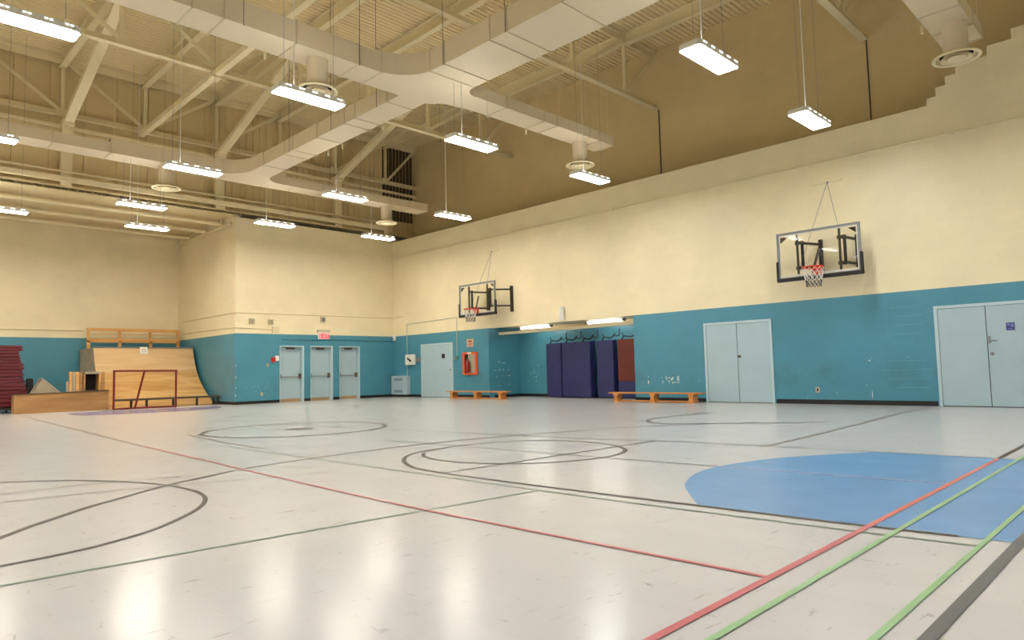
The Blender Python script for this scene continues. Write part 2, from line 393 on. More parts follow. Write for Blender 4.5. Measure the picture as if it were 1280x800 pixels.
# ------------------------------------------------------------------ floor markings (paint, children of the floor)
def smooth(pts, n=8):
    out = []
    for i in range(len(pts) - 1):
        p0 = pts[max(i - 1, 0)]; p1 = pts[i]; p2 = pts[i + 1]; p3 = pts[min(i + 2, len(pts) - 1)]
        for k in range(n):
            t = k / n
            out.append(tuple(0.5 * (2 * p1[j] + (p2[j] - p0[j]) * t + (2 * p0[j] - 5 * p1[j] + 4 * p2[j] - p3[j]) * t * t + (3 * p1[j] - p0[j] - 3 * p2[j] + p3[j]) * t ** 3) for j in (0, 1)))
    out.append(pts[-1]); return out
ZLINE = [0.002]
def ribbon(pts, wd, mt, name='painted_line', curve=True, label=None):
    ZLINE[0] += 0.00012; z = ZLINE[0]
    if curve: pts = smooth(pts)
    vs = []; fs = []
    for i, p in enumerate(pts):
        a = Vector(pts[max(i - 1, 0)]); c = Vector(pts[min(i + 1, len(pts) - 1)]); d = (c - a).normalized(); nn = Vector((-d.y, d.x)) * wd / 2
        vs += [(p[0] + nn.x, p[1] + nn.y, z), (p[0] - nn.x, p[1] - nn.y, z)]
    for i in range(len(pts) - 1): fs.append((2 * i, 2 * i + 1, 2 * i + 3, 2 * i + 2))
    return MB().add(vs, fs).build(name, mt, floor, label=label)
def area(pts, mt, name, label=None):
    ZLINE[0] += 0.00012
    return MB().add([(p[0], p[1], ZLINE[0]) for p in pts], [tuple(range(len(pts)))]).build(name, mt, floor, label=label)
def circle(c, r, n=64): return [(c[0] + r * math.cos(2 * math.pi * k / n), c[1] + r * math.sin(2 * math.pi * k / n)) for k in range(n + 1)]
arc = smooth([(-2.41, 7.58), (-2.67, 7.17), (-2.99, 6.58), (-3.13, 6.03), (-3.16, 5.57), (-3.07, 5.15), (-2.89, 4.74), (-2.67, 4.43), (-2.40, 4.09)])
area(arc + [(-1.64, 4.13), (-0.72, 4.22), (-0.72, 7.72), (-1.18, 7.69), (-1.80, 7.64)], keyblue, 'key_area', 'blue painted key area')
area(smooth([(-22.65, 4.75), (-22.7, 6.2), (-22.4, 8.0), (-21.9, 8.7), (-20.52, 8.02), (-20.09, 6.63), (-20.74, 4.77), (-22.65, 4.75)])[:-1], keypurple, 'key_area', 'purple painted key area at the far end')
ribbon([(-0.95, 4.205), (-1.64, 4.13), (-2.4, 4.085), (-3.27, 4.03), (-4.5, 3.985), (-5.24, 4.0), (-5.58, 4.09), (-5.96, 4.29), (-6.29, 4.59), (-6.5, 5.0), (-6.56, 5.59)], 0.05, linek)
ribbon([(-6.43, 4.95), (-6.56, 5.59), (-6.45, 6.16), (-6.15, 6.56), (-5.65, 6.74), (-5.11, 6.69), (-4.7, 6.43), (-4.52, 6.2), (-4.42, 5.9), (-4.42, 5.6), (-4.5, 5.3), (-4.62, 5.05), (-4.85, 4.8), (-5.28, 4.58), (-5.72, 4.54), (-6.09, 4.66), (-6.35, 4.85)], 0.05, linek)
ribbon([(-4.93, 4.0), (-4.86, 7.33)], 0.045, linek, curve=False)
ribbon([(-12.5, 6.1), (-5.9, 7.05), (-4.86, 7.33), (-2.82, 7.56), (-1.8, 7.64), (-0.72, 7.72), (5.0, 8.1)], 0.03, linek)
ribbon([(-8.0, 5.45), (-4.3, 5.68), (-3.17, 5.77)], 0.03, linegrey, curve=False)
ribbon([(-3.16, 5.77), (-1.37, 5.92)], 0.03, linepink, curve=False)
ribbon([(-3.97, -1.5), (-3.9, 0.58), (-3.63, 3.84)], 0.03, linegg)
ribbon([(-9.5, 3.75), (-5.65, 3.83), (-3.15, 3.88), (-1.51, 3.98), (-0.84, 4.04)], 0.025, linegg)
ribbon([(-4.6, 0.3), (-5.08, 0.74), (-5.31, 0.92), (-5.51, 1.11), (-5.75, 1.34), (-6.05, 1.7), (-6.35, 2.08), (-6.57, 2.48), (-6.8, 2.94), (-6.98, 3.69), (-7.1, 4.77), (-7.1, 5.65), (-6.95, 6.6), (-6.53, 8.08), (-6.2, 8.9), (-5.75, 9.6), (-5.0, 10.5)], 0.045, linek)
ribbon([(-8.1, 0.6), (-7.85, 1.13), (-7.59, 1.45), (-7.3, 1.69), (-6.85, 1.93), (-6.37, 2.08), (-5.9, 2.13), (-5.6, 2.1), (-5.33, 2.02), (-5.07, 1.88), (-4.81, 1.67), (-4.57, 1.42), (-4.42, 1.16), (-4.34, 0.91), (-4.3, 0.5)], 0.036, linek)
ribbon([(-7.05, 0.2), (-7.0, 1.74), (-6.71, 2.6)], 0.02, linegrey); ribbon([(-6.6, 0.2), (-6.45, 1.62), (-5.84, 3.42)], 0.02, linegrey)
ribbon(circle((-11.05, 5.72), 1.5), 0.075, linek, 'painted_circle', False)
area(circle((-11.0, 5.74), 0.24, 24)[:-1], linek, 'painted_disc')
ribbon([(-6.75, 12.3), (-6.95, 11.27), (-6.95, 10.48), (-6.75, 9.97), (-6.5, 9.7), (-6.16, 9.6), (-5.04, 10.31), (-4.09, 11.03)], 0.065, linek)
ribbon([(-3.5, 7.4), (-3.58, 9.62), (-3.7, 11.9), (-3.9, 15.0)], 0.04, linegrey)
ribbon([(-11.8, 4.15), (-9.81, 3.97), (-8.32, 3.93)], 0.03, linegrey)
ribbon([(-21.3, 3.69), (-16.36, 3.38), (-10.3, 3.06)], 0.03, linefaded)
ribbon([(-10.3, 3.06), (-7.93, 2.98), (-6.77, 2.93), (-4.25, 2.85), (-2.91, 2.86), (-1.37, 2.9)], 0.03, linered)
ribbon([(-16.0, 9.6), (-16.2, 10.02), (-16.96, 10.68), (-18.2, 11.25)], 0.05, linek); ribbon([(-15.7, 6.3), (-16.09, 6.94), (-16.63, 7.49)], 0.05, linek)
ribbon([(-1.37, -3.0), (-1.37, 4.17)], 0.036, linered, curve=False); ribbon([(-1.37, 4.17), (-1.37, 7.66)], 0.036, lineor, curve=False); ribbon([(-1.37, 7.66), (-1.37, 15.2)], 0.036, linek, curve=False)
ribbon([(-1.22, -3.0), (-1.22, 15.2)], 0.03, linegreen, curve=False)
ribbon([(-0.825, -3.0), (-0.825, 15.2)], 0.027, linegreen, curve=False)
ribbon([(-0.695, -3.0), (-0.695, 15.2)], 0.05, lineblack, curve=False)

# ------------------------------------------------------------------ doors
def box_door(n, x0, x1, leaves, ztop, parts):
    d = thing('door_%d' % n, ((x0 + x1) / 2, YW, 0), kind='structure')
    MB().box(x0, x0 + 0.06, YW - 0.03, YW, 0, ztop).box(x1 - 0.06, x1, YW - 0.03, YW, 0, ztop).box(x0 + 0.06, x1 - 0.06, YW - 0.03, YW, ztop - 0.06, ztop).build('door_frame', framem, d)
    w_ = (x1 - x0 - 0.12) / leaves
    for k in range(leaves):
        a = x0 + 0.06 + k * w_
        MB().box(a + 0.006, a + w_ - 0.006, YW - 0.018, YW, 0.012, ztop - 0.066).build('door_leaf', doorm, d, bevel=0.003)
    MB().box(x0 + 0.06, x1 - 0.06, YW - 0.006, YW, 0, ztop - 0.06).build('door_gap', dark, d)
    return d
d1 = box_door(1, -20.74, -18.87, 1, 1.98, None)
MB().box(-19.5, -19.33, YW - 0.024, YW - 0.018, 1.42, 1.58).build('vision_panel', dark, d1)
MB().lathe([(0, 0), (0.03, 0), (0.03, -0.02), (0, -0.02)], (-19.02, YW - 0.018, 1.0), 12, axis='Y').build('lock', silver, d1)
d2 = box_door(2, -8.89, -7.11, 2, 2.0, None)
MB().lathe([(0, 0), (0.035, 0), (0.03, -0.045), (0, -0.05)], (-7.95, YW - 0.018, 1.13), 14, axis='Y').build('knob', bronze, d2)
d3 = box_door(3, -3.73, -1.99, 2, 2.01, None)
MB().box(-2.845, -2.80, YW - 0.026, YW - 0.018, 1.22, 1.36).bar((-2.82, YW - 0.03, 1.27), (-2.82, YW - 0.075, 1.27), 0.02, 0.02).bar((-2.83, YW - 0.07, 1.27), (-2.69, YW - 0.07, 1.27), 0.018, 0.022).build('lever_handle', silver, d3)
MB().lathe([(0, 0), (0.035, 0), (0.03, -0.02), (0, -0.022)], (-2.80, YW - 0.018, 1.02), 14, axis='Y').build('lock', silver, d3)
sg = MB().box(-2.545, -2.41, YW - 0.024, YW - 0.018, 1.455, 1.60).build('door_sign', mat('sign_blue', (58, 66, 140), 0.4), d3, label='small square blue sign')
MB().box(-2.525, -2.49, YW - 0.026, YW - 0.024, 1.55, 1.585).box(-2.47, -2.43, YW - 0.026, YW - 0.024, 1.52, 1.575).box(-2.52, -2.44, YW - 0.026, YW - 0.024, 1.48, 1.49).build('sign_print', mat('sign_pale', (128, 138, 190), 0.4), sg)
for i, (a, c) in enumerate(DOORS):
    d = thing('door_%d' % (4 + i), (XB - 0.15, (a + c) / 2, 0), kind='structure')
    xl = XB - 0.17
    MB().box(XB - T2, XB, a, a + 0.03, 0, ZDR).box(XB - T2, XB + 0.004, c - 0.06, c, 0, ZDR).box(XB - T2, XB, a + 0.03, c - 0.06, ZDR - 0.04, ZDR).build('door_frame', framem, d)
    MB().box(xl - 0.045, xl, a + 0.034, c - 0.064, 0.10, ZDR - 0.044).build('door_leaf', doorm, d, bevel=0.003)
    MB().box(xl - 0.05, xl + 0.006, a + 0.034, c - 0.064, 0.0, 0.11).build('kick_sill', mat('tan_sill', (176, 148, 112), 0.6), d)
    MB().box(xl, xl + 0.06, a + 0.32, a + 0.62, ZDR - 0.12, ZDR - 0.06).bar((xl + 0.04, a + 0.35, ZDR - 0.055), (xl + 0.1, a + 0.15, ZDR - 0.05), 0.02, 0.015).build('door_closer', bronze, d)
    pb = MB().tube((xl + 0.06, a + 0.06, 0.88), (xl + 0.06, c - 0.1, 0.88), 0.016).build('panic_bar', silver, d, smooth=True)
    for yy in (a + 0.04, c - 0.13): MB().box(xl, xl + 0.09, yy, yy + 0.06, 0.82, 0.98).build('bar_end', bronze, pb)
MB().path([(XB + 0.02, 11.1, 2.2), (XB + 0.02, 15.74, 2.2)], 0.02, 6).build('painted_conduit', blue_y, wall_back)

# ------------------------------------------------------------------ roof steel
NODES = (4.5, 6.72, 8.95, 11.2, 13.43, 15.75)
ALLN = (-2.2, 0.05, 2.27) + NODES
def truss(x, ylo, label, zb=8.65):
    t = thing('roof_truss', (x, 8, zb), label, 'truss', 'roof trusses across the hall')
    zt_ = ZD - 0.12
    MB().box(x - 0.085, x + 0.085, ylo, YU, zb - 0.02, zb + 0.0).box(x - 0.02, x + 0.02, ylo, YU, zb, zb + 0.13).build('bottom_chord', steel, t)
    MB().box(x - 0.10, x + 0.10, ylo, YU, zt_ + 0.02, zt_ + 0.12).box(x - 0.03, x + 0.03, ylo, YU, zt_ - 0.14, zt_ + 0.02).build('top_chord', steel, t)
    ns = [n for n in ALLN if n > ylo]
    for n in ns:
        MB().box(x - 0.05, x + 0.05, n - 0.045, n + 0.045, zb + 0.13, zt_).build('vertical', steel, t)
        MB().box(x - 0.055, x + 0.055, n - 0.16, n + 0.16, zb + 0.0, zb + 0.2).build('gusset_plate', steel, t)
    full = ns + [YU - 0.05]
    for n in ns:
        i = full.index(n)
        if n < 6.8:
            if i > 0: MB().bar((x + 0.07, full[i - 1] + 0.05, zt_ - 0.05), (x + 0.07, n - 0.08, zb + 0.14), 0.03, 0.10).build('diagonal', steel, t)
        if n > 6.6 and i + 1 < len(full):
            MB().bar((x + 0.07, n + 0.08, zb + 0.14), (x + 0.07, full[i + 1] - 0.05, zt_ - 0.05), 0.03, 0.10).build('diagonal', steel, t)
    return t
truss(-17.12, YL, 'cream roof truss crossing behind the wide duct, second from the far end wall')
truss(-11.0, YL, 'cream roof truss meeting the tan upper wall above the alcove, mostly above the duct')
truss(-5.15, 4.0, 'short visible end of the nearest cream roof truss at the upper right')
t4 = truss(-22.93, YL, 'cream roof truss standing against the far end wall above the recess')
MB().box(-22.98, -22.90, YL, YU, 8.27, 8.37).build('girt', steel, t4)

ORD = ['at the right wall side', 'second in from the right wall', 'third in from the right wall', 'fourth in from the right wall',
       'fifth in from the right wall', 'sixth in from the right wall']
for n, lab in zip(reversed(NODES), ORD):
    p = thing('roof_purlin', (-8, n, ZD - 0.35), 'cream roof purlin under the ribbed deck, ' + lab, 'beam', 'roof purlins along the hall')
    MB().box(XU + 0.02, XF, n - 0.085, n + 0.085, ZD - 0.02, ZD - 0.002).box(XU + 0.02, XF, n - 0.012, n + 0.012, ZD - 0.32, ZD - 0.02).build('web_and_top_flange', steel, p)
    MB().box(XU + 0.02, XF, n - 0.085, n + 0.085, ZD - 0.34, ZD - 0.32).build('bottom_flange', steel, p)
for n in (2.27, 0.05):
    p = thing('roof_purlin', (-8, n, ZD - 0.35), 'cream roof purlin at the left side, ' + ('seventh in from the right wall' if n > 1 else 'outermost on the left'), 'beam', 'roof purlins along the hall')
    MB().box(XU + 0.02, XF, n - 0.085, n + 0.085, ZD - 0.02, ZD - 0.002).box(XU + 0.02, XF, n - 0.012, n + 0.012, ZD - 0.32, ZD - 0.02).build('web_and_top_flange', steel, p)
    MB().box(XU + 0.02, XF, n - 0.085, n + 0.085, ZD - 0.34, ZD - 0.32).build('bottom_flange', steel, p)

# long bridging beam along the bottom chords
br = thing('bridging_beam', (-14, 6.62, 8.5), 'long cream bridging beam running along the hall under the truss bottom chords', 'beam')
MB().bar((-22.9, 6.62, 8.56), (-11.0, 6.62, 8.56), 0.15, 0.14).build('beam', steel, br)
MB().box(-17.3, -16.95, 6.5, 6.74, 8.46, 8.49).tube((-17.0, 6.5, 8.47), (-17.0, 6.5, 8.66), 0.012, 6).tube((-17.0, 6.74, 8.47), (-17.0, 6.74, 8.66), 0.012, 6).build('clamp', steel, br)
# columns with sloping braces
for n, lab in ((4.6, 'leftmost cream column on the end wall, with a brace rising from its bend'), (9.0, 'cream column near the corner of the recess, with a brace rising from its bend'), (13.45, 'rightmost cream column, behind the far end of the duct, with a brace rising from its bend')):
    c = thing('wall_column', (-22.78, n, 6.55), lab, 'column', 'end wall columns')
    MB().box(-22.86, -22.68, n - 0.14, n + 0.14, ZC + 0.12, 8.42).build('shaft', steel, c)
    MB().bar((-22.74, n, 8.36), (-17.2, n, 10.12), 0.24, 0.14).build('brace', steel, c)
    MB().box(-22.86, -22.5, n - 0.15, n + 0.15, 8.3, 8.44).build('knuckle', steel, c)
# beam, pipes over the recess opening
e = thing('header_beam', (XB + 0.1, 7, 6.6), 'long cream header beam crossing below the end wall columns', 'beam')
MB().box(-22.55, -22.42, YL, 15.5, 6.60, 6.74).build('beam', steel, e)
for yy in (1.0, 5.4, 9.9, 13.0): MB().bar((-22.5, yy, 6.73), (-22.92, yy + 0.5, 7.05), 0.06, 0.06).build('stay', steel, e)
MB().box(-22.5, -22.44, 15.4, 15.5, 6.15, 6.60).build('end_post', steel, e)
MB().tube((-22.62, YL, 6.93), (-22.62, 15.6, 6.93), 0.035, 8).build('pipe', steel, smooth=True, label='thin cream pipe running just above the header beam', cat='pipe')
for x, z, r, lab in ((-23.45, 6.17, 0.06, 'thick cream pipe under the recess ceiling, nearest the hall'), (-24.95, 6.17, 0.06, 'middle cream pipe under the recess ceiling'), (-26.5, 6.17, 0.06, 'cream pipe deep under the recess ceiling, beside the back wall light')):
    MB().tube((x, YL, z), (x, YR - 0.118, z), r, 10).build('pipe', steel, smooth=True, label=lab, cat='pipe', group='pipes under the recess ceiling')
for x, lab in ((-23.9, 'cream joist under the recess ceiling, nearest the hall'), (-25.5, 'cream joist under the middle of the recess ceiling'), (-27.0, 'cream joist under the recess ceiling close to its back wall')):
    j = thing('recess_joist', (x, 3, 6.2), lab, 'beam', 'joists under the recess ceiling')
    MB().box(x - 0.012, x + 0.012, YL, YR - 0.01, 6.24, ZC - 0.052).build('web', steel, j); MB().box(x - 0.08, x + 0.08, YL, YR - 0.01, 6.225, 6.24).build('flange', steel, j)
pp = MB().tube((-27.8, YR - 0.07, 6.1), (-22.75, YR - 0.07, 6.1), 0.045, 8).tube((-23.57, YR - 0.07, 6.1), (-23.57, YR - 0.07, 6.365), 0.035, 8)
pp.build('conduit', steel, smooth=True, label='cream conduit along the top of the recess side wall with an upright branch', cat='pipe')

# upper wall conduits
for x, lab in ((-10.9, 'thin dark cable down the tan upper wall under the middle truss'), (-5.1, 'thin dark cable down the tan upper wall under the nearest truss')):
    MB().tube((x, YU - 0.02, 6.3), (x, YU - 0.02, 8.6), 0.016, 6).build('wall_cable', bronze, label=lab, cat='cable', group='cables on the upper wall')
cb_ = thing('wall_conduit', (-10, YW, 5.4), 'long painted conduit high along the cream right wall', 'pipe')
MB().tube((-22.4, YW - 0.02, 5.47), (4, YW - 0.02, 5.47), 0.018, 6).build('run', cream_x, cb_)
for x in (-20, -17.2, -14.4, -11.6, -8.8, -6.0, -3.2): MB().box(x - 0.03, x + 0.03, YW - 0.045, YW, 5.44, 5.5).build('clip', steel, cb_)

# ------------------------------------------------------------------ ventilation duct
ZDU = 6.7
duct = thing('ventilation_duct', (-11, 8.5, ZDU), 'large cream painted sheet metal ventilation duct with branches hung under the roof', 'duct')
def seg_x(x0, x1, y0, y1, h):
    o = MB().box(x0, x1, y0, y1, ZDU, ZDU + h).build('duct_section', ductm, duct)
    MB().box(x0 - 0.012, x0 + 0.012, y0 - 0.018, y1 + 0.018, ZDU - 0.018, ZDU + h + 0.018).build('seam', ductseam, o)
def seg_y(y0, y1, x0, x1, h, z=ZDU):
    o = MB().box(x0, x1, y0, y1, z, z + h).build('duct_section', ductm, duct)
    MB().box(x0 - 0.018, x1 + 0.018, y1 - 0.012, y1 + 0.012, z - 0.018, z + h + 0.018).build('seam', ductseam, o)
HM = 0.42
x = -10.05
for dx in (0.42, 1.25, 0.42, 1.25, 1.25, 0.42, 1.25, 1.25, 1.25, 1.25, 1.25):     # wide upstream run
    seg_x(x, x + dx, 7.97, 9.09, HM); x += dx
def fillet(cx, cy, r, a0, a1, corner, h, n=10):
    """flat-bottomed curved throat piece: quarter curve about (cx, cy) closed at a corner"""
    poly = [(cx + r * math.cos(math.radians(a0 + (a1 - a0) * k / n)), cy + r * math.sin(math.radians(a0 + (a1 - a0) * k / n))) for k in range(n + 1)] + [corner]
    return MB().prism(poly, ZDU, ZDU + h, 'Z')
# first junction
MB().box(-10.72, -10.05, 7.97, 9.09, ZDU, ZDU + HM).prism([(-11.4, 7.3), (-10.72, 7.3), (-10.72, 9.09), (-11.18, 9.09), (-11.33, 8.98), (-11.4, 8.84)], ZDU, ZDU + HM, 'Z').prism([(-10.4, 9.09), (-10.4, 9.75), (-11.05, 9.75), (-11.08, 9.4), (-11.18, 9.09)], ZDU, ZDU + 0.28, 'Z').build('junction', ductm, duct)
fillet(-9.92, 7.17, 0.8, 180, 90, (-10.72, 7.97), HM).build('junction_throat', ductm, duct)
fillet(-10.05, 9.45, 0.36, 270, 180, (-10.41, 9.09), HM - 0.1, 8).build('junction_throat', ductm, duct)
x = -11.4
for dx in (0.45, 1.25, 0.45, 1.25, 1.25, 0.45, 1.25):                     # narrow downstream run
    seg_x(x - dx, x, 8.2, 8.86, 0.36); x -= dx
XE = x
# branch to the upper left
y = 7.3
for dy in (0.5, 1.25, 1.25, 0.5, 1.25, 1.25, 1.25, 1.25):
    seg_y(y - dy, y, -11.4, -10.72, 0.40); y -= dy
# branch to the right
y = 9.75; ys = [0.6, 1.25, 0.45, 1.25, 0.35, 0.6]
for dy in ys:
    seg_y(y, y + dy, -11.03, -10.4, 0.26); y += dy
# far junction and its two branches
MB().box(-19.88, -19.22, 7.0, 9.6, ZDU, ZDU + 0.40).box(-19.22, XE, 8.2, 8.86, ZDU, ZDU + 0.385).build('junction', ductm, duct)
fillet(-18.42, 7.4, 0.8, 180, 90, (-19.22, 8.2), 0.40).build('junction_throat', ductm, duct)
fillet(-18.62, 9.46, 0.6, 270, 180, (-19.22, 8.86), 0.37).build('junction_throat', ductm, duct)
y = 7.0
for k, dy in enumerate((0.9, 1.25, 1.25, 1.25, 1.25, 1.25)): seg_y(y - dy, y, -19.88, -19.22, 0.38 if k < 2 else 0.28); y -= dy
y = 9.6
for dy in (1.25, 1.25, 1.25, 0.9, 0.75): seg_y(y, y + dy, -19.86, -19.22, 0.26); y += dy
# near right branch
y = 9.09
for dy in (1.25, 1.25, 1.25, 0.9, 0.75): seg_y(y, y + dy, -2.97, -2.36, 0.26); y += dy
# drops with round diffusers
def drop(x, y_, z0=ZDU, zb=6.12):
    d = MB().tube((x, y_, zb + 0.02), (x, y_, z0 + 0.01), 0.19, 24).build('drop_pipe', ductm, duct, smooth=True)
    MB().lathe([(0.19, 0.07), (0.36, 0.014), (0.37, 0.0), (0.365, -0.014), (0.31, -0.010), (0.295, 0.05)], (x, y_, zb), 32).build('diffuser_rim', steel, d, smooth=True)
    MB().lathe([(0.30, 0.05), (0.0, 0.05)], (x, y_, zb), 32).build('diffuser_throat', dark, d)
    MB().lathe([(0.245, -0.02), (0.24, -0.008), (0.185, 0.03), (0.18, 0.02), (0.235, -0.02)], (x, y_, zb), 32).build('diffuser_cone', steel, d, smooth=True)
    MB().lathe([(0.0, -0.03), (0.12, -0.03), (0.14, -0.014), (0.06, 0.045), (0.0, 0.045)], (x, y_, zb), 32).build('diffuser_core', steel, d, smooth=True)
for x, y_ in ((-11.07, 6.14), (-10.85, 13.42), (-2.6, 13.58), (-19.55, 13.46), (-19.62, 6.32)): drop(x, y_)
# hanger rods
def rod(x, y_, h): MB().tube((x, y_, ZDU - 0.03), (x, y_, ZD - 0.01), 0.0055, 5).build('hanger_rod', bronze if h else steel, duct)
for x in (-9.63, -7.96, -6.29, -4.6):
    rod(x, 7.94, 1); rod(x, 9.12, 0)
for x in (-12.2, -14.1, -16.2): rod(x, 8.17, 1); rod(x, 8.89, 0)
for yy in (2.4, 4.6, 6.8): rod(-10.69, yy, 1); rod(-11.43, yy, 0)
for yy in (10.4, 12.1, 14.0): rod(-10.37, yy, 0); rod(-11.06, yy, 0)
for yy in (10.9, 13.0, 14.7): rod(-19.18, yy, 0)
for yy in (2.5, 4.9): rod(-19.19, yy, 0)
for yy in (11.5, 14.0): rod(-2.33, yy, 0); rod(-3.0, yy, 0)
for xx, yy in ((-11.43, 5.3), (-13.05, 8.9), (-14.8, 8.9), (-15.5, 8.9), (-11.06, 11.65), (-3.0, 13.2)):
    MB().box(xx - 0.02, xx + 0.02, yy - 0.02, yy + 0.02, ZDU - 0.13, ZDU).build('bracket', steel, duct)

# ------------------------------------------------------------------ hall lights
def make_light(ztop=ZD, warm=False):
    t = thing('high_bay_light', (0, 0, 5.5), '', 'light', 'high-bay lights hung over the court')
    b = MB(); o = 0.06
    pl = [(-0.19 + o, -0.605), (0.19 - o, -0.605), (0.19, -0.605 + o), (0.19, 0.605 - o), (0.19 - o, 0.605), (-0.19 + o, 0.605), (-0.19, 0.605 - o), (-0.19, -0.605 + o)]
    b.prism(pl, 5.505, 5.585, 'Z'); b.prism([(u * 0.8, v * 0.96) for u, v in pl], 5.585, 5.60, 'Z')
    b.build('housing', fixture, t)
    MB().box(-0.16, 0.16, -0.575, 0.575, 5.497, 5.503).build('diffuser', glow_warm if warm else glow, t)
    sl = MB()
    for k in range(5):
        for dx in (-0.196, 0.188):
            yy = -0.46 + k * 0.23
            sl.box(dx, dx + 0.008, yy - 0.045, yy - 0.01, 5.553, 5.568); sl.box(dx, dx + 0.008, yy + 0.01, yy + 0.045, 5.553, 5.568)
    sl.build('lit_slots', slotglow, t, kind='stuff')
    MB().box(-0.11, 0.11, -0.55, 0.55, 5.598, 5.604).build('added_uplight', added_upglow, t)  # unseen glowing strip added on the housing top to brighten the ceiling
    for yy in (-0.45, 0.45): MB().tube((0, yy, 5.6), (0, yy, ztop), 0.003, 4).build('hanger_cable', grey, t)
    MB().tube((0.05, -0.3, 5.6), (0.05, -0.3, ztop), 0.008, 6).build('power_cord', white, t)
    return t
LIGHTS = [(-10.15, 5.48, 'large lit high-bay light under the round diffuser left of the wide duct'),
 (-10.3, 1.585, 'lit high-bay light cut by the upper left corner of the picture'),
 (-10.1, 9.04, 'lit high-bay light hanging under the fork of the right duct branch'),
 (-4.88, 9.19, 'large lit high-bay light against the tan upper wall at the top right'),
 (-4.89, 12.97, 'lit high-bay light hanging above the near basketball hoop'),
 (-10.1, 12.86, 'lit high-bay light just under the diffuser at the end of the right duct branch'),
 (-15.34, 12.93, 'lit high-bay light above the far basketball hoop'),
 (-15.39, 9.33, 'lit high-bay light in front of the far right duct branch'),
 (-15.43, 5.53, 'lit high-bay light in front of the far duct bend, left of the narrow duct'),
 (-15.7, 1.77, 'lit high-bay light cut by the left edge beside the far duct branch'),
 (-19.54, 5.69, 'lit high-bay light under the ribbed edge of the recess roof'),
 (-22.3, 3.05, 'lit high-bay light at the left edge over the recess opening'),
 (-22.3, 6.66, 'lit high-bay light over the recess opening above the quarter pipe'),
 (-19.51, 9.39, 'lit high-bay light above the corner beside the three exit doors'),
 (-19.33, 12.97, 'lit high-bay light in the far right corner above the exit sign wall')]
LO = [(-4.88, 5.5), (-4.88, 1.9), (-4.9, -1.7), (0.4, 12.95), (0.4, 9.15), (0.4, 5.5), (0.4, 1.9), (0.4, -1.7), (-10.2, -1.7), (-15.4, -1.7), (-19.5, 2.0), (-19.5, -1.7), (-22.3, -0.8), (-25.2, 1.5)]
def under_duct(x, y_):
    return (abs(y_ - 8.53) < 1.12 and x > -11.5) or (abs(x + 19.55) < 0.42 and y_ < 14.9) or (abs(x + 10.1) < 0.4 and 8.5 < y_ < 9.6) or (abs(x + 2.66) < 0.4 and y_ > 9)
proto = {}
for x, y_, lab in LIGHTS + [(a, c, 'lit high-bay light hanging over the court outside the picture') for a, c in LO]:
    u = (under_duct(x, y_), x < -13)
    if u not in proto:
        proto[u] = make_light(ZDU - 0.004 if u[0] else ZD, u[1]); proto[u]['label'] = lab; proto[u].location = (x, y_, 5.5)
    else: copy_tree(proto[u], (x, y_, 5.5), lab)

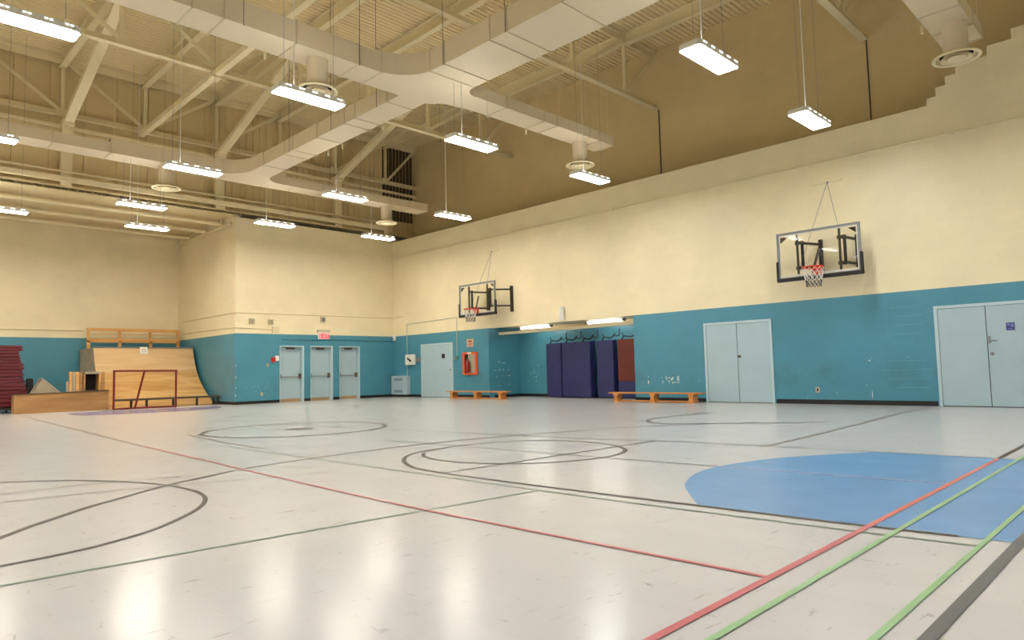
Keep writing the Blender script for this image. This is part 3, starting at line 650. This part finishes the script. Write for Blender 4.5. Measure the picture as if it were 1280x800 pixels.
# ------------------------------------------------------------------ basketball hoops
def hoop(cx, zb, lab, plates, group='wall basketball hoops'):
    yb = 15.1; W = 0.885; H = 1.05
    t = thing('basketball_hoop', (cx, YW, zb), lab, 'hoop', group)
    MB().box(cx - W + 0.03, cx + W - 0.03, yb - 0.006, yb + 0.006, zb + 0.03, zb + H - 0.03).build('clear_backboard', glassm, t)
    f = MB()
    f.box(cx - W, cx + W, yb - 0.025, yb + 0.025, zb + H - 0.045, zb + H); f.box(cx - W, cx + W, yb - 0.025, yb + 0.025, zb, zb + 0.045)
    f.box(cx - W, cx - W + 0.045, yb - 0.025, yb + 0.025, zb + 0.045, zb + H - 0.045); f.box(cx + W - 0.045, cx + W, yb - 0.025, yb + 0.025, zb + 0.045, zb + H - 0.045)
    f.build('board_frame', grey, t)
    l = MB(); a = 0.055; q = 0.034; yy = yb - 0.0075
    l.box(cx - W + a, cx + W - a, yy - 0.002, yy, zb + a, zb + a + q); l.box(cx - W + a, cx - W + a + q * 0.6, yy - 0.002, yy, zb + a + q, zb + H - a)
    l.box(cx + W - a - q * 0.6, cx + W - a, yy - 0.002, yy, zb + a + q, zb + H - a); l.box(cx - W + a + q * 0.6, cx + W - a - q * 0.6, yy - 0.002, yy, zb + H - a - q * 0.6, zb + H - a)
    l.build('border_line', mat('board_border', (212, 208, 196), 0.5), t)
    for s in (-1, 1):
        xx = cx + s * (W - 0.075)
        MB().prism([(xx, zb + H - 0.09), (xx - s * 0.17, zb + H - 0.09), (xx, zb + H - 0.22)], yb + 0.008, yb + 0.03, 'Y').build('corner_bracket', bronze, t)
    p = MB(); p.box(cx - W - 0.03, cx + W + 0.03, yb - 0.045, yb + 0.045, zb - 0.05, zb + 0.025)
    for s in (-1, 1): p.box(cx + s * W - 0.025, cx + s * W + 0.03 * s + 0.0, yb - 0.04, yb + 0.04, zb - 0.04, zb + 0.42) if s > 0 else p.box(cx - W - 0.03, cx - W + 0.025, yb - 0.04, yb + 0.04, zb - 0.04, zb + 0.42)
    p.build('edge_padding', black, t, bevel=0.012)
    zr = zb + 0.17; yc = yb - 0.30
    rm = MB().ring((cx, yc, zr), 0.22, 0.015)
    rm.box(cx - 0.10, cx + 0.10, yb - 0.06, yb - 0.026, zr - 0.13, zr + 0.04)
    rm.bar((cx - 0.09, yb - 0.05, zr), (cx - 0.12, yc + 0.17, zr), 0.02, 0.03); rm.bar((cx + 0.09, yb - 0.05, zr), (cx + 0.12, yc + 0.17, zr), 0.02, 0.03)
    rm.prism([(yb - 0.06, zr - 0.12), (yb - 0.06, zr - 0.0), (yb - 0.13, zr - 0.0)], cx - 0.09, cx + 0.09, 'X')
    rm.box(cx - 0.09, cx + 0.09, yb - 0.17, yb - 0.05, zr - 0.006, zr + 0.008)
    rim = rm.build('rim', orange, t, smooth=True)
    nt_ = MB(); n = 12; lv_ = [(0.215, -0.016), (0.205, -0.09), (0.185, -0.18), (0.165, -0.27), (0.15, -0.35), (0.145, -0.42)]
    for j in range(len(lv_) - 1):
        for k in range(n):
            for sgn in (0.5, -0.5):
                a0 = 2 * math.pi * (k + 0.5 * (j % 2)) / n; a1 = a0 + 2 * math.pi * sgn / n
                r0, z0 = lv_[j]; r1, z1 = lv_[j + 1]
                nt_.tube((cx + r0 * math.cos(a0), yc + r0 * math.sin(a0), zr + z0), (cx + r1 * math.cos(a1), yc + r1 * math.sin(a1), zr + z1), 0.0052, 4, 1 if j >= 3 else 0)
    nt_.build('net', [netm, netdark], rim)
    posts = (cx - 0.45, cx + 0.45)
    for px_, plx in zip(posts, plates):
        MB().box(px_ - 0.02, px_ + 0.02, yb + 0.03, yb + 0.07, zb + 0.06, zb + 0.98).build('board_post', bronze, t)
        for zz in (zb + 0.24, zb + 0.80): MB().box(px_ - 0.06, px_ + 0.10, yb + 0.07, yb + 0.12, zz - 0.035, zz + 0.035).build('clamp', bronze, t)
        MB().box(px_ + 0.06, px_ + 0.11, yb + 0.08, yb + 0.13, zb + 0.2, zb + 0.84).build('swing_post', blackst, t)
        for zz in (zb + 0.25, zb + 0.79): MB().bar((px_ + 0.085, yb + 0.11, zz), (plx, YW - 0.06, zz), 0.045, 0.05).build('swing_arm', blackst, t)
        MB().box(plx - 0.035, plx + 0.035, YW - 0.09, YW, zb + 0.05, zb + 0.90).build('wall_plate', blackst, t)
    MB().bar((cx - 0.15, yb + 0.05, zb + 0.10), (cx + 0.02, yb + 0.05, zb + 0.62), 0.02, 0.05).build('strut', bronze, t)
    MB().box(cx - 0.30, cx + 0.36, YW - 0.035, YW, zb + 2.17, zb + 2.22).build('cable_bracket', cream_x, t)
    hk = (cx + 0.05, YW - 0.05, zb + 2.18)
    MB().tube(hk, (posts[0], yb + 0.05, zb + 0.16), 0.005, 4).tube(hk, (posts[1], yb + 0.05, zb + 0.96), 0.005, 4).tube(hk, (hk[0], YW, hk[2]), 0.02, 6).build('stay_cable', grey, t)
    return t
hoop(-5.69, 2.80, 'nearer wall hoop with clear backboard and orange rim, between the two pairs of double doors', (-5.86, -5.08))
hoop(-16.76, 2.79, 'farther wall hoop with clear backboard on long black swing arms, above the alcove', (-16.9, -15.79))

# ------------------------------------------------------------------ benches by the right wall
def bench(x0, x1, lab, yc=15.28):
    t = thing('wooden_bench', ((x0 + x1) / 2, yc, 0), lab, 'bench', 'low gym benches by the right wall')
    MB().box(x0, x1, yc - 0.13, yc + 0.13, 0.225, 0.26).build('seat', benchw, t, bevel=0.008)
    L = x1 - x0
    for fx in (0.085, 0.50, 0.90):
        xc = x0 + L * fx
        pf = [(xc - 0.10, 0.225), (xc - 0.055, 0.17), (xc - 0.05, 0.10), (xc - 0.09, 0.0), (xc + 0.09, 0.0), (xc + 0.05, 0.10), (xc + 0.055, 0.17), (xc + 0.10, 0.225)]
        MB().prism(pf, yc - 0.12, yc + 0.12, 'Y').build('leg', benchw, t)
    MB().box(x0 + L * 0.085, x0 + L * 0.90, yc - 0.04, yc + 0.04, 0.012, 0.05).build('balance_rail', benchw, t)
bench(-18.5, -15.55, 'low varnished wooden bench below the fire extinguisher cabinet')
bench(-11.52, -8.70, 'low varnished wooden bench left of the first double doors, under the scuffed wall')

# ------------------------------------------------------------------ folded mats hung in the alcove
def hung_mat(x0, x1, lab, panels, lower=None, yb=17.0, zt_=1.78):
    t = thing('folded_mat', ((x0 + x1) / 2, yb, 0.03), lab, 'mat', 'gym mats hung in the alcove')
    n = panels; d = 0.065
    for k in range(n):
        y0 = yb - 0.03 - k * (d + 0.006)
        if lower:
            MB().box(x0, x1, y0 - d, y0, lower, zt_).build('upper_panel', redbrown, t, bevel=0.015)
            MB().box(x0, x1, y0 - d, y0, 0.03, lower).build('lower_panel', navy, t, bevel=0.015)
        else: MB().box(x0, x1, y0 - d, y0, 0.03, zt_ - 0.012 * k).build('panel', navy, t, bevel=0.015)
    xc = (x0 + x1) / 2
    MB().path([(x0 + 0.12, yb - 0.1, zt_ - 0.02), (x0 + 0.17, yb - 0.05, zt_ + 0.10), (xc + 0.05, yb - 0.02, zt_ + 0.07), (x1 - 0.2, yb + 0.02, zt_ + 0.10), (x1 - 0.12, yb + 0.05, zt_ + 0.2)], 0.022, 6).path([(x0 + 0.16, yb - 0.05, zt_ + 0.08), (x0 + 0.08, yb + 0.0, zt_ + 0.2)], 0.014, 5).build('strap', black, t)
    MB().path([(x1 - 0.12, YU - 0.008, zt_ + 0.34), (x1 - 0.12, YU - 0.04, zt_ + 0.34), (x1 - 0.12, YU - 0.05, zt_ + 0.14), (x1 - 0.12, yb + 0.02, zt_ + 0.12)], 0.012, 5).build('wall_hook', blackst, t)
hung_mat(-15.32, -14.66, 'leftmost navy folded gym mat hung on the alcove wall', 2)
hung_mat(-14.63, -14.02, 'second navy folded gym mat from the left in the alcove, close against the first', 2)
hung_mat(-13.93, -13.34, 'middle navy folded gym mat in the alcove, thicker and bulging forward', 4)
hung_mat(-13.14, -12.50, 'navy folded gym mat in the alcove beside the red topped one', 3)
hung_mat(-12.40, -11.70, 'rightmost alcove mat, rust red above and navy below', 2, lower=0.52)
# alcove strip lights
for x0, x1, lab in ((-16.2, -14.9, 'left lit strip light under the alcove ceiling'), (-13.3, -12.0, 'right lit strip light under the alcove ceiling')):
    t = thing('strip_light', ((x0 + x1) / 2, 16.6, 2.31), lab, 'light', 'strip lights in the alcove')
    MB().box(x0 - 0.1, x1 + 0.1, 16.54, 16.66, 2.372, 2.398).build('housing', fixture, t)
    MB().box(x0, x1, 16.56, 16.64, 2.30, 2.372).build('lit_lens', tube_on, t, bevel=0.012)
    for xx in (x0 - 0.1, x1): MB().box(xx, xx + 0.1, 16.55, 16.65, 2.31, 2.372).build('end_cap', grey, t)

# ------------------------------------------------------------------ small things on the right wall
f = YW
t = thing('fire_extinguisher_cabinet', (-17.94, f, 0.8), 'orange framed fire extinguisher cabinet on the blue wall beside the pale door', 'cabinet')
MB().box(-18.32, -17.56, f - 0.05, f, 0.80, 0.87).box(-18.32, -17.56, f - 0.05, f, 1.52, 1.59).box(-18.32, -18.22, f - 0.05, f, 0.87, 1.52).box(-17.66, -17.56, f - 0.05, f, 0.87, 1.52).build('frame', cabinet_orange, t)
MB().box(-18.22, -17.66, f - 0.015, f, 0.87, 1.52).build('inside', mat('cabinet_inside', (168, 164, 150), 0.6), t)
MB().box(-18.22, -18.05, f - 0.018, f - 0.015, 0.87, 1.52).build('dark_edge', dark, t)
MB().lathe([(0, 0.0), (0.075, 0.0), (0.08, 0.02), (0.08, 0.34), (0.03, 0.42), (0.03, 0.46), (0, 0.46)], (-17.98, f - 0.1, 0.89), 16).build('extinguisher', mat('red_paint', (150, 30, 30), 0.4), t, smooth=True)
MB().box(-18.05, -17.85, f - 0.053, f - 0.05, 1.53, 1.58).build('nameplate', paper, t)
t = thing('wall_notice', (-17.95, f, 1.78), 'small peach notice above the fire extinguisher cabinet', 'sign')
MB().box(-18.12, -17.77, f - 0.008, f, 1.78, 2.05).build('sheet', mat('peach_sheet', (216, 182, 150), 0.6), t)
MB().box(-18.05, -17.84, f - 0.010, f - 0.008, 1.93, 2.0).box(-18.08, -17.81, f - 0.010, f - 0.008, 1.86, 1.89).box(-18.08, -17.81, f - 0.010, f - 0.008, 1.81, 1.835).build('print', mat('red_ink', (176, 92, 66), 0.6), t)
t = thing('wall_phone', (-21.37, f, 1.22), 'white wall phone box with a black handset beside the pale single door', 'phone')
MB().box(-21.65, -21.1, f - 0.10, f, 1.22, 1.62).build('case', white, t, bevel=0.01)
MB().bar((-21.47, f - 0.115, 1.47), (-21.25, f - 0.115, 1.36), 0.05, 0.05).build('handset', black, t)
MB().lathe([(0, -0.09), (0.07, -0.09), (0.11, -0.05), (0.12, 0)], (-20.92, f, 1.41), 18, axis='Y').build('alarm_bell', grey, smooth=True, label='round grey bell on the blue wall right of the white phone box', cat='bell')
t = thing('wall_heater', (-21.97, f, 0.09), 'pale blue wall heater with slotted grilles in the far right corner', 'heater')
MB().box(-22.5, -21.45, f - 0.16, f, 0.09, 0.81).build('case', doorm, t, bevel=0.012)
for z0 in (0.17, 0.63):
    for k in range(3): MB().box(-22.3, -21.75, f - 0.164, f - 0.158, z0 + k * 0.035, z0 + k * 0.035 + 0.018).build('grille_slot', mat('slot_dark', (70, 92, 106), 0.6), t)
MB().box(-22.5, -21.5, f - 0.13, f, 0.02, 0.09).build('base', blackst, t)
MB().path([(-21.62, f - 0.015, 0.81), (-21.62, f - 0.015, 2.80), (-18.64, f - 0.015, 2.86), (-18.64, f - 0.015, 1.495)], 0.013, 6).build('conduit', mat('pale_conduit', (196, 196, 180), 0.5), label='thin conduit rising from the heater and crossing to the far hoop crank', cat='pipe')
t = thing('crank_box', (-18.66, f, 1.36), 'small grey crank box at the foot of the far hoop conduit', 'box')
MB().box(-18.74, -18.58, f - 0.06, f, 1.36, 1.48).build('case', grey, t); MB().tube((-18.66, f - 0.06, 1.42), (-18.66, f - 0.14, 1.38), 0.015, 6).build('crank', silver, t)
t = thing('corner_detector', (-22.44, f, 2.2), 'white corner detector on the paint line above the heater', 'detector')
MB().box(-22.5, -22.38, f - 0.09, f, 2.2, 2.42).build('case', white, t, bevel=0.01); MB().box(-22.47, -22.41, f - 0.095, f - 0.09, 2.24, 2.32).build('lens', grey, t)
MB().tube((-13.62, f - 0.07, 2.42), (-13.62, f - 0.07, 2.82), 0.075, 14).build('white_canister', white, smooth=True, label='white upright canister light on the cream wall above the alcove', cat='lamp')
for x, z, lab in ((-6.12, 0.32, 'small outlet low on the blue wall right of the first double doors'),):
    t = thing('wall_outlet', (x, f, z - 0.06), lab, 'outlet'); MB().box(x - 0.045, x + 0.045, f - 0.01, f, z - 0.06, z + 0.06).build('plate', mat('beige_plate', (196, 180, 160), 0.5), t); MB().box(x - 0.018, x + 0.018, f - 0.014, f - 0.01, z - 0.03, z + 0.03).build('socket', black, t)
# ------------------------------------------------------------------ small things on the back wall
g = XB
t = thing('exit_sign', (g, 12.7, 2.24), 'lit red EXIT sign above the middle exit door', 'sign')
MB().box(g, g + 0.07, 12.50, 12.92, 2.22, 2.46).build('case', white, t)
MB().box(g + 0.07, g + 0.074, 12.515, 12.905, 2.235, 2.42).build('lit_face', exit_glow, t)
lt = MB(); X0 = g + 0.074; X1 = g + 0.078
def stroke(y0, z0, y1, z1): lt.bar((X0 + 0.002, y0, z0), (X0 + 0.002, y1, z1), 0.004, 0.022, up=(1, 0, 0)) if False else lt.bar((X0 + 0.002, y0, z0), (X0 + 0.002, y1, z1), 0.022, 0.004, up=(1, 0, 0))
zb_, zt_ = 2.26, 2.395
for (a, c, d_, e_) in ((12.55, zb_, 12.55, zt_), (12.55, zb_, 12.61, zb_), (12.55, (zb_ + zt_) / 2, 12.60, (zb_ + zt_) / 2), (12.55, zt_, 12.61, zt_),
                       (12.65, zb_, 12.72, zt_), (12.72, zb_, 12.65, zt_), (12.765, zb_, 12.765, zt_), (12.84, zb_, 12.84, zt_), (12.80, zt_, 12.88, zt_)): stroke(a, c, d_, e_)
lt.build('letters', exit_letter, t)
MB().box(g, g + 0.06, 12.46, 12.96, 2.46, 2.56).build('lamp_head', mat('grey_plastic', (206, 196, 176), 0.5), t)
def wallbox(name, y0, y1, z0, z1, d, m_, lab, cat, inner=None):
    t = thing(name, (g, (y0 + y1) / 2, z0), lab, cat); MB().box(g, g + d, y0, y1, z0, z1).build('case', m_, t, bevel=0.004)
    if inner: MB().box(g + d, g + d + 0.004, y0 + 0.03, y1 - 0.03, z0 + 0.03, z1 - 0.03).build('face', inner, t)
beige = mat('beige_box', (188, 176, 142), 0.5); beige2 = mat('beige_face', (164, 154, 124), 0.6)
wallbox('speaker_box', 9.93, 10.11, 2.70, 2.88, 0.06, beige, 'leftmost small square beige box on the cream wall left of the exit doors', 'box', beige2)
wallbox('speaker_box', 10.60, 10.78, 2.69, 2.87, 0.06, beige, 'second small square beige box on the cream wall, above the round-cornered junction box', 'box', beige2)
wallbox('junction_box', 10.74, 10.98, 2.42, 2.62, 0.07, mat('cream_box', (226, 210, 176), 0.5), 'cream junction box on the paint line at the end of a thin conduit', 'box')
wallbox('clock_box', 12.58, 12.78, 2.84, 3.04, 0.07, mat('pale_box', (216, 204, 176), 0.5), 'square pale box with a grey face above the exit sign', 'box', mat('grey_face', (120, 116, 100), 0.6))
t = thing('fire_alarm_pull', (g, 10.84, 1.4), 'red and white fire alarm pull station left of the first exit door', 'alarm')
MB().box(g, g + 0.05, 10.72, 10.86, 1.4, 1.56).build('pull_box', mat('alarm_red', (186, 34, 34), 0.4), t); MB().box(g, g + 0.06, 10.86, 10.98, 1.44, 1.62).build('strobe', white, t)
wallbox('wall_switch', 10.55, 10.64, 1.24, 1.36, 0.012, beige2, 'small beige switch plate under the fire alarm', 'switch')
wallbox('wall_outlet', 10.34, 10.43, 0.26, 0.38, 0.012, beige, 'small beige outlet low on the blue back wall', 'outlet')
cdm = mat('cream_conduit', (214, 196, 150), 0.5)
MB().path([(XR + 0.5, YR - 0.015, 3.06), (g + 0.015, YR - 0.015, 3.06), (g + 0.015, 15.7, 3.10), (g + 0.015, 15.785, 3.10), (-21.9, YW - 0.015, 3.12)], 0.013, 6).build('conduit', cdm, label='upper thin cream conduit wrapping the corner above the exit doors', cat='pipe')
MB().path([(XR + 0.5, YR - 0.015, 2.60), (g + 0.015, YR - 0.015, 2.56), (g + 0.015, 10.74, 2.52)], 0.013, 6).build('conduit', cdm, label='lower thin cream conduit ending at the junction box', cat='pipe')
MB().tube((XR + 0.015, YL + 0.1, 2.68), (XR + 0.015, 6.3, 2.68), 0.014, 6).build('conduit', cdm, label='thin cream conduit on the recess back wall above the maroon mats', cat='pipe')

# ------------------------------------------------------------------ recess: quarter pipe, rail, goal, boxes, mats
t = thing('quarter_pipe', (-25.9, 7.8, 0), 'large curved plywood skate quarter pipe against the recess wall', 'ramp')
prof = [(-25.95, 2.0), (-25.80, 1.62), (-25.55, 1.16), (-25.18, 0.78), (-24.72, 0.45), (-24.35, 0.24), (-23.98, 0.02)]
def sheet(pts, y0, y1, th, name, mt):
    poly = pts + [(x - th * 0.6, z - th) for x, z in reversed(pts)]
    MB().prism(poly, y0, y1, 'Y').build(name, mt, t, smooth=False)
pf = smooth(prof, 4)
cut = [i for i, p in enumerate(pf) if p[1] <= 1.17][0]
sheet(pf[:cut + 1], 6.15, 9.34, 0.02, 'upper_face', ply); sheet(pf[cut:], 6.15, 9.34, 0.02, 'lower_face', ply2)
side = [(x - 0.03, max(z - 0.03, 0)) for x, z in pf] + [(-27.75, 0.0), (-27.75, 1.97)]
MB().prism(side, 6.17, 6.19, 'Y').build('side_panel', plyedge, t); MB().prism(side, 9.30, 9.32, 'Y').build('side_panel', plyedge, t)
MB().box(-27.78, -25.96, 6.15, 9.34, 1.96, 2.0).build('deck', plyedge, t); MB().tube((-25.95, 6.15, 2.01), (-25.95, 9.34, 2.01), 0.025, 8).build('coping', grey, t)
for yy in (6.3, 7.28, 8.3, 9.26):
    MB().box(-27.3, -27.2, yy - 0.05, yy + 0.05, 2.0, 2.30).build('rail_post', lumber, t); MB().box(-27.3, -27.25, yy - 0.04, yy + 0.04, 2.3, 2.74).build('rail_post', lumber, t)
for z0, z1 in ((2.64, 2.75), (2.24, 2.38)): MB().box(-27.25, -27.20, 6.24, 9.32, z0, z1).build('rail', lumber, t)
MB().box(-27.24, -27.215, 6.24, 9.32, 2.53, 2.56).build('thin_rail', lumber, t)
s_ = MB().prism([(-25.935, 2.03), (-25.925, 2.035), (-25.84, 1.80), (-25.85, 1.795)], 7.56, 7.80, 'Y').build('paper_sign', paper, t, label='white paper sign')
pr_ = MB()
for z in (1.96, 1.91, 1.86):
    xx = -25.925 + (2.035 - z) * 0.085 / 0.235; pr_.bar((xx + 0.002, 7.6, z), (xx + 0.002, 7.76, z), 0.015, 0.002, up=(1, 0, 0))
pr_.build('print', inkm, s_)

t = thing('grind_rail', (-23.75, 7.9, 0), 'long low dark grind rail on short legs in front of the quarter pipe', 'rail')
MB().box(-23.83, -23.67, 6.25, 9.42, 0.25, 0.31).build('top', mat('rail_top', (70, 62, 54), 0.6, vary=0.1), t)
for yy in (6.7, 7.15, 7.95, 8.7, 9.25, 9.38): MB().box(-23.78, -23.72, yy - 0.03, yy + 0.03, 0, 0.25).build('leg', blackst, t)
t = thing('hockey_goal', (-23.2, 6.93, 0), 'red steel street hockey goal frame without a net', 'goal')
gx = -23.1
MB().tube((gx, 6.04, 0), (gx, 6.04, 1.2), 0.032, 10).build('post', redsteel, t, smooth=True); MB().tube((gx, 7.81, 0), (gx, 7.81, 1.17), 0.032, 10).build('post', redsteel, t, smooth=True)
MB().tube((gx, 6.01, 1.185), (gx, 7.84, 1.165), 0.032, 10).build('crossbar', redsteel, t, smooth=True)
MB().tube((gx, 6.88, 1.17), (gx - 0.36, 6.73, 0.03), 0.03, 10).build('back_strut', redsteel, t, smooth=True)
MB().path([(gx, 6.04, 0.03), (gx - 0.26, 6.26, 0.03), (gx - 0.36, 6.73, 0.03), (gx - 0.34, 7.19, 0.03), (gx - 0.2, 7.58, 0.03), (gx, 7.81, 0.03)], 0.028, 8).build('base_bar', redsteel, t)
MB().box(gx - 0.05, gx + 0.1, 5.77, 6.03, 0.0, 0.025).build('foot_plate', grey, t)

t = thing('plywood_ledge', (-24.2, 4.93, 0), 'long low plywood ledge box lying in front of the maroon mats', 'box')
MB().box(-24.35, -24.32, 3.72, 6.13, 0, 0.54).build('back_board', oldwood, t)
MB().prism([(3.72, 0.0), (6.13, 0.0), (6.13, 0.585), (3.72, 0.54)], -24.03, -24.0, 'X').build('front_board', oldwood, t)
MB().prism([(3.70, 0.541), (6.14, 0.586), (6.14, 0.61), (3.70, 0.565)], -24.35, -23.98, 'X').build('top_edge', mat('dark_edge', (88, 66, 44), 0.6), t)
MB().box(-24.32, -24.03, 3.72, 3.75, 0, 0.54).build('end_board', oldwood, t); MB().box(-24.32, -24.03, 6.10, 6.13, 0, 0.57).build('end_board', oldwood, t)
MB().box(-23.99, -23.96, 3.72, 3.80, 0.0, 0.54).build('end_batten', oldwood, t)
t = thing('kicker_ramp', (-24.7, 4.65, 0), 'small grey triangular kicker ramp tilted behind the ledge box', 'ramp')
MB().prism([(4.25, 0.0), (5.09, 0.0), (5.04, 0.50), (4.48, 1.02), (4.25, 0.58)], -24.90, -24.87, 'X').build('side_panel', plyedge, t)
MB().prism([(5.07, 0.48), (4.48, 1.02), (4.45, 0.99), (5.04, 0.44)], -24.86, -24.46, 'X').build('deck', mat('pale_deck', (176, 166, 150), 0.6), t)
MB().prism([(4.25, 0.0), (5.09, 0.0), (5.04, 0.44), (4.46, 0.97), (4.25, 0.58)], -24.50, -24.47, 'X').build('side_panel', plyedge, t)
# boards standing behind the ledge
for k, (y0, w_, z, mt, lab) in enumerate(((5.12, 0.07, 0.9, plyedge, 'narrow grey board, leftmost of the boards behind the ledge box'), (5.20, 0.08, 1.20, lumber, 'first upright honey brown board behind the ledge box'), (5.29, 0.075, 1.19, plyedge, 'grey upright board between two brown boards behind the ledge box'), (5.375, 0.085, 1.19, lumber, 'upright honey board second from the dark open crate'), (5.47, 0.085, 1.18, oldwood, 'upright brown board touching the dark open crate on its left'))):
    MB().prism([(-24.55, 0), (-24.52, 0), (-24.62, z), (-24.65, z)], y0, y0 + w_, 'Y').build('leaning_board', mt, label=lab, cat='board', group='boards leaning behind the ledge box')
t = thing('open_crate', (-24.7, 5.85, 0), 'dark open wooden crate standing behind the ledge box', 'crate')
MB().box(-24.9, -24.5, 5.57, 5.61, 0, 1.16).build('side', oldwood, t); MB().box(-24.9, -24.5, 5.98, 6.02, 0, 1.12).build('side', lumber, t); MB().box(-24.9, -24.5, 5.57, 6.02, 1.12, 1.19).build('top', plyedge, t)
MB().box(-24.9, -24.87, 5.61, 5.98, 0, 1.12).build('back', dark, t); MB().box(-24.87, -24.52, 5.61, 5.98, 0.60, 0.63).build('shelf', dark, t)
MB().prism([(-24.44, 0), (-24.41, 0), (-24.46, 1.18), (-24.49, 1.18)], 6.03, 6.13, 'Y').build('leaning_board', oldwood, label='board leaning right of the dark open crate, beside the quarter pipe', cat='board', group='boards leaning behind the ledge box')

# maroon mats stack
zs = [(0.02, 0.30), (0.30, 0.56), (0.56, 0.78), (0.78, 1.0), (1.0, 1.22), (1.22, 1.44), (1.44, 1.64), (1.64, 1.84), (1.84, 2.02)]
ye = [3.95, 4.22, 4.18, 4.14, 4.10, 4.12, 4.04, 4.00, 4.08]
nm = ['bottom', 'second from the bottom', 'third from the bottom', 'fourth from the bottom', 'middle', 'fourth from the top', 'third from the top', 'second from the top', 'topmost']
pal = thing('mat_trolley', (-25.6, 3.2, 0), 'low dark trolley under the maroon mat stack', 'trolley')
MB().box(-26.5, -24.85, 2.3, 4.1, 0.10, 0.16).build('platform', dark, pal)
for xx in (-26.3, -25.0):
    for yy in (2.5, 3.9): MB().lathe([(0, -0.02), (0.05, -0.02), (0.05, 0.02), (0, 0.02)], (xx, yy, 0.05), 12, axis='Y').build('caster', black, pal)
for (z0, z1), y1, n_ in zip(zs, ye, nm):
    z0 = z0 * 0.92 + 0.16; z1 = z1 * 0.92 + 0.16
    jx = random.uniform(-0.03, 0.03)
    mt_ = thing('crash_mat', (-25.6, 3.2, z0), 'maroon folded crash mat at the left edge, %s of the stack' % n_, 'mat', 'maroon mats stacked in the recess')
    h = (z1 - z0) / 2
    for q in (0, 1): MB().box(-26.45 + jx, -24.95 + jx, 2.35, y1 - 0.02 * q, z0 + q * h + 0.004, z0 + (q + 1) * h - 0.002).build('panel', maroon, mt_, bevel=0.025)
    MB().box(-24.96 + jx, -24.935 + jx, 3.3, 3.45, z0 + 0.03, z1 - 0.03).build('handle', mat('pale_strap', (176, 140, 136), 0.6), mt_)
t = thing('black_case', (-25.4, 4.35, 0), 'narrow black case standing right of the maroon mats', 'case')
MB().box(-25.5, -25.3, 4.24, 4.40, 0, 1.0).build('body', black, t, bevel=0.01); MB().box(-25.5, -25.3, 4.27, 4.37, 1.0, 1.02).build('lid', blackst, t)

# ------------------------------------------------------------------ chipped paint and scuffs (paint wear on the walls)
def chips(name, spots, mt, parent, plane):
    mb = MB()
    for (u, z, su, sz) in spots:
        n = random.randint(5, 8); pts = []
        for k in range(n):
            a = 2 * math.pi * k / n; r = random.uniform(0.5, 1.0)
            pts.append((u + su * r * math.cos(a), z + sz * r * math.sin(a)))
        if plane[0] == 'Y': vs = [(a, plane[1] - 0.0025, b_) for a, b_ in pts]
        else: vs = [(plane[1] + 0.0025, a, b_) for a, b_ in pts]
        mb.add(vs, [tuple(range(n))])
    return mb.build(name, mt, parent, kind='stuff')
sp = [(-10.63, 0.52, 0.03, 0.09), (-10.63, 0.66, 0.015, 0.05)]
for k in range(16): sp.append((random.uniform(-10.22, -9.68), random.uniform(0.48, 0.66), random.uniform(0.01, 0.05), random.uniform(0.01, 0.045)))
for z in (0.5, 0.56, 0.62, 0.66): sp.append((-9.7, z, 0.06, 0.018))
for k in range(12): sp.append((random.uniform(-10.7, -4.2), random.uniform(0.12, 1.2), 0.012, 0.012))
sp += [(-4.98, 0.22, 0.012, 0.13), (-5.0, 0.95, 0.03, 0.02)]
chips('paint_chips', sp, chipm, wall_right, ('Y', YW))
lining = [o for o in wall_right.children if o.name.startswith('alcove_lining')][0]
sp = []
for z, n in ((0.95, 9), (0.74, 5), (0.42, 3), (1.2, 4)):
    for k in range(n): sp.append((random.uniform(16.05, 16.9), z + random.uniform(-0.03, 0.03), random.uniform(0.02, 0.09), 0.012))
chips('paint_chips', sp, chipm, lining, ('X', A0))
sp = [(random.uniform(-16.6, -15.5), random.uniform(0.5, 1.1), random.uniform(0.01, 0.03), random.uniform(0.01, 0.03)) for k in range(14)]
chips('paint_chips', sp, chipm, wall_upper, ('Y', YU))
sp = [(random.uniform(9.8, 10.8), random.uniform(0.25, 0.7), 0.012, 0.015) for k in range(16)] + [(9.5, z, 0.015, 0.06) for z in (0.3, 0.55, 0.9, 1.3)]
chips('paint_chips', sp, chipm, wall_back, ('X', XB))

jl = []
for k in range(2, 12):
    if k in (6,): continue
    xa = random.uniform(-4.75, -4.4); xb = random.uniform(-4.15, -3.8); z = k * 0.186 - 0.004
    jl.append((xa, xb, z))
mbj = MB()
for xa, xb, z in jl: mbj.box(xa, xb, YW - 0.003, YW, z, z + 0.007)
mbj.build('worn_joints', mat('worn_joint', (112, 168, 184), 0.5), wall_right, kind='stuff')
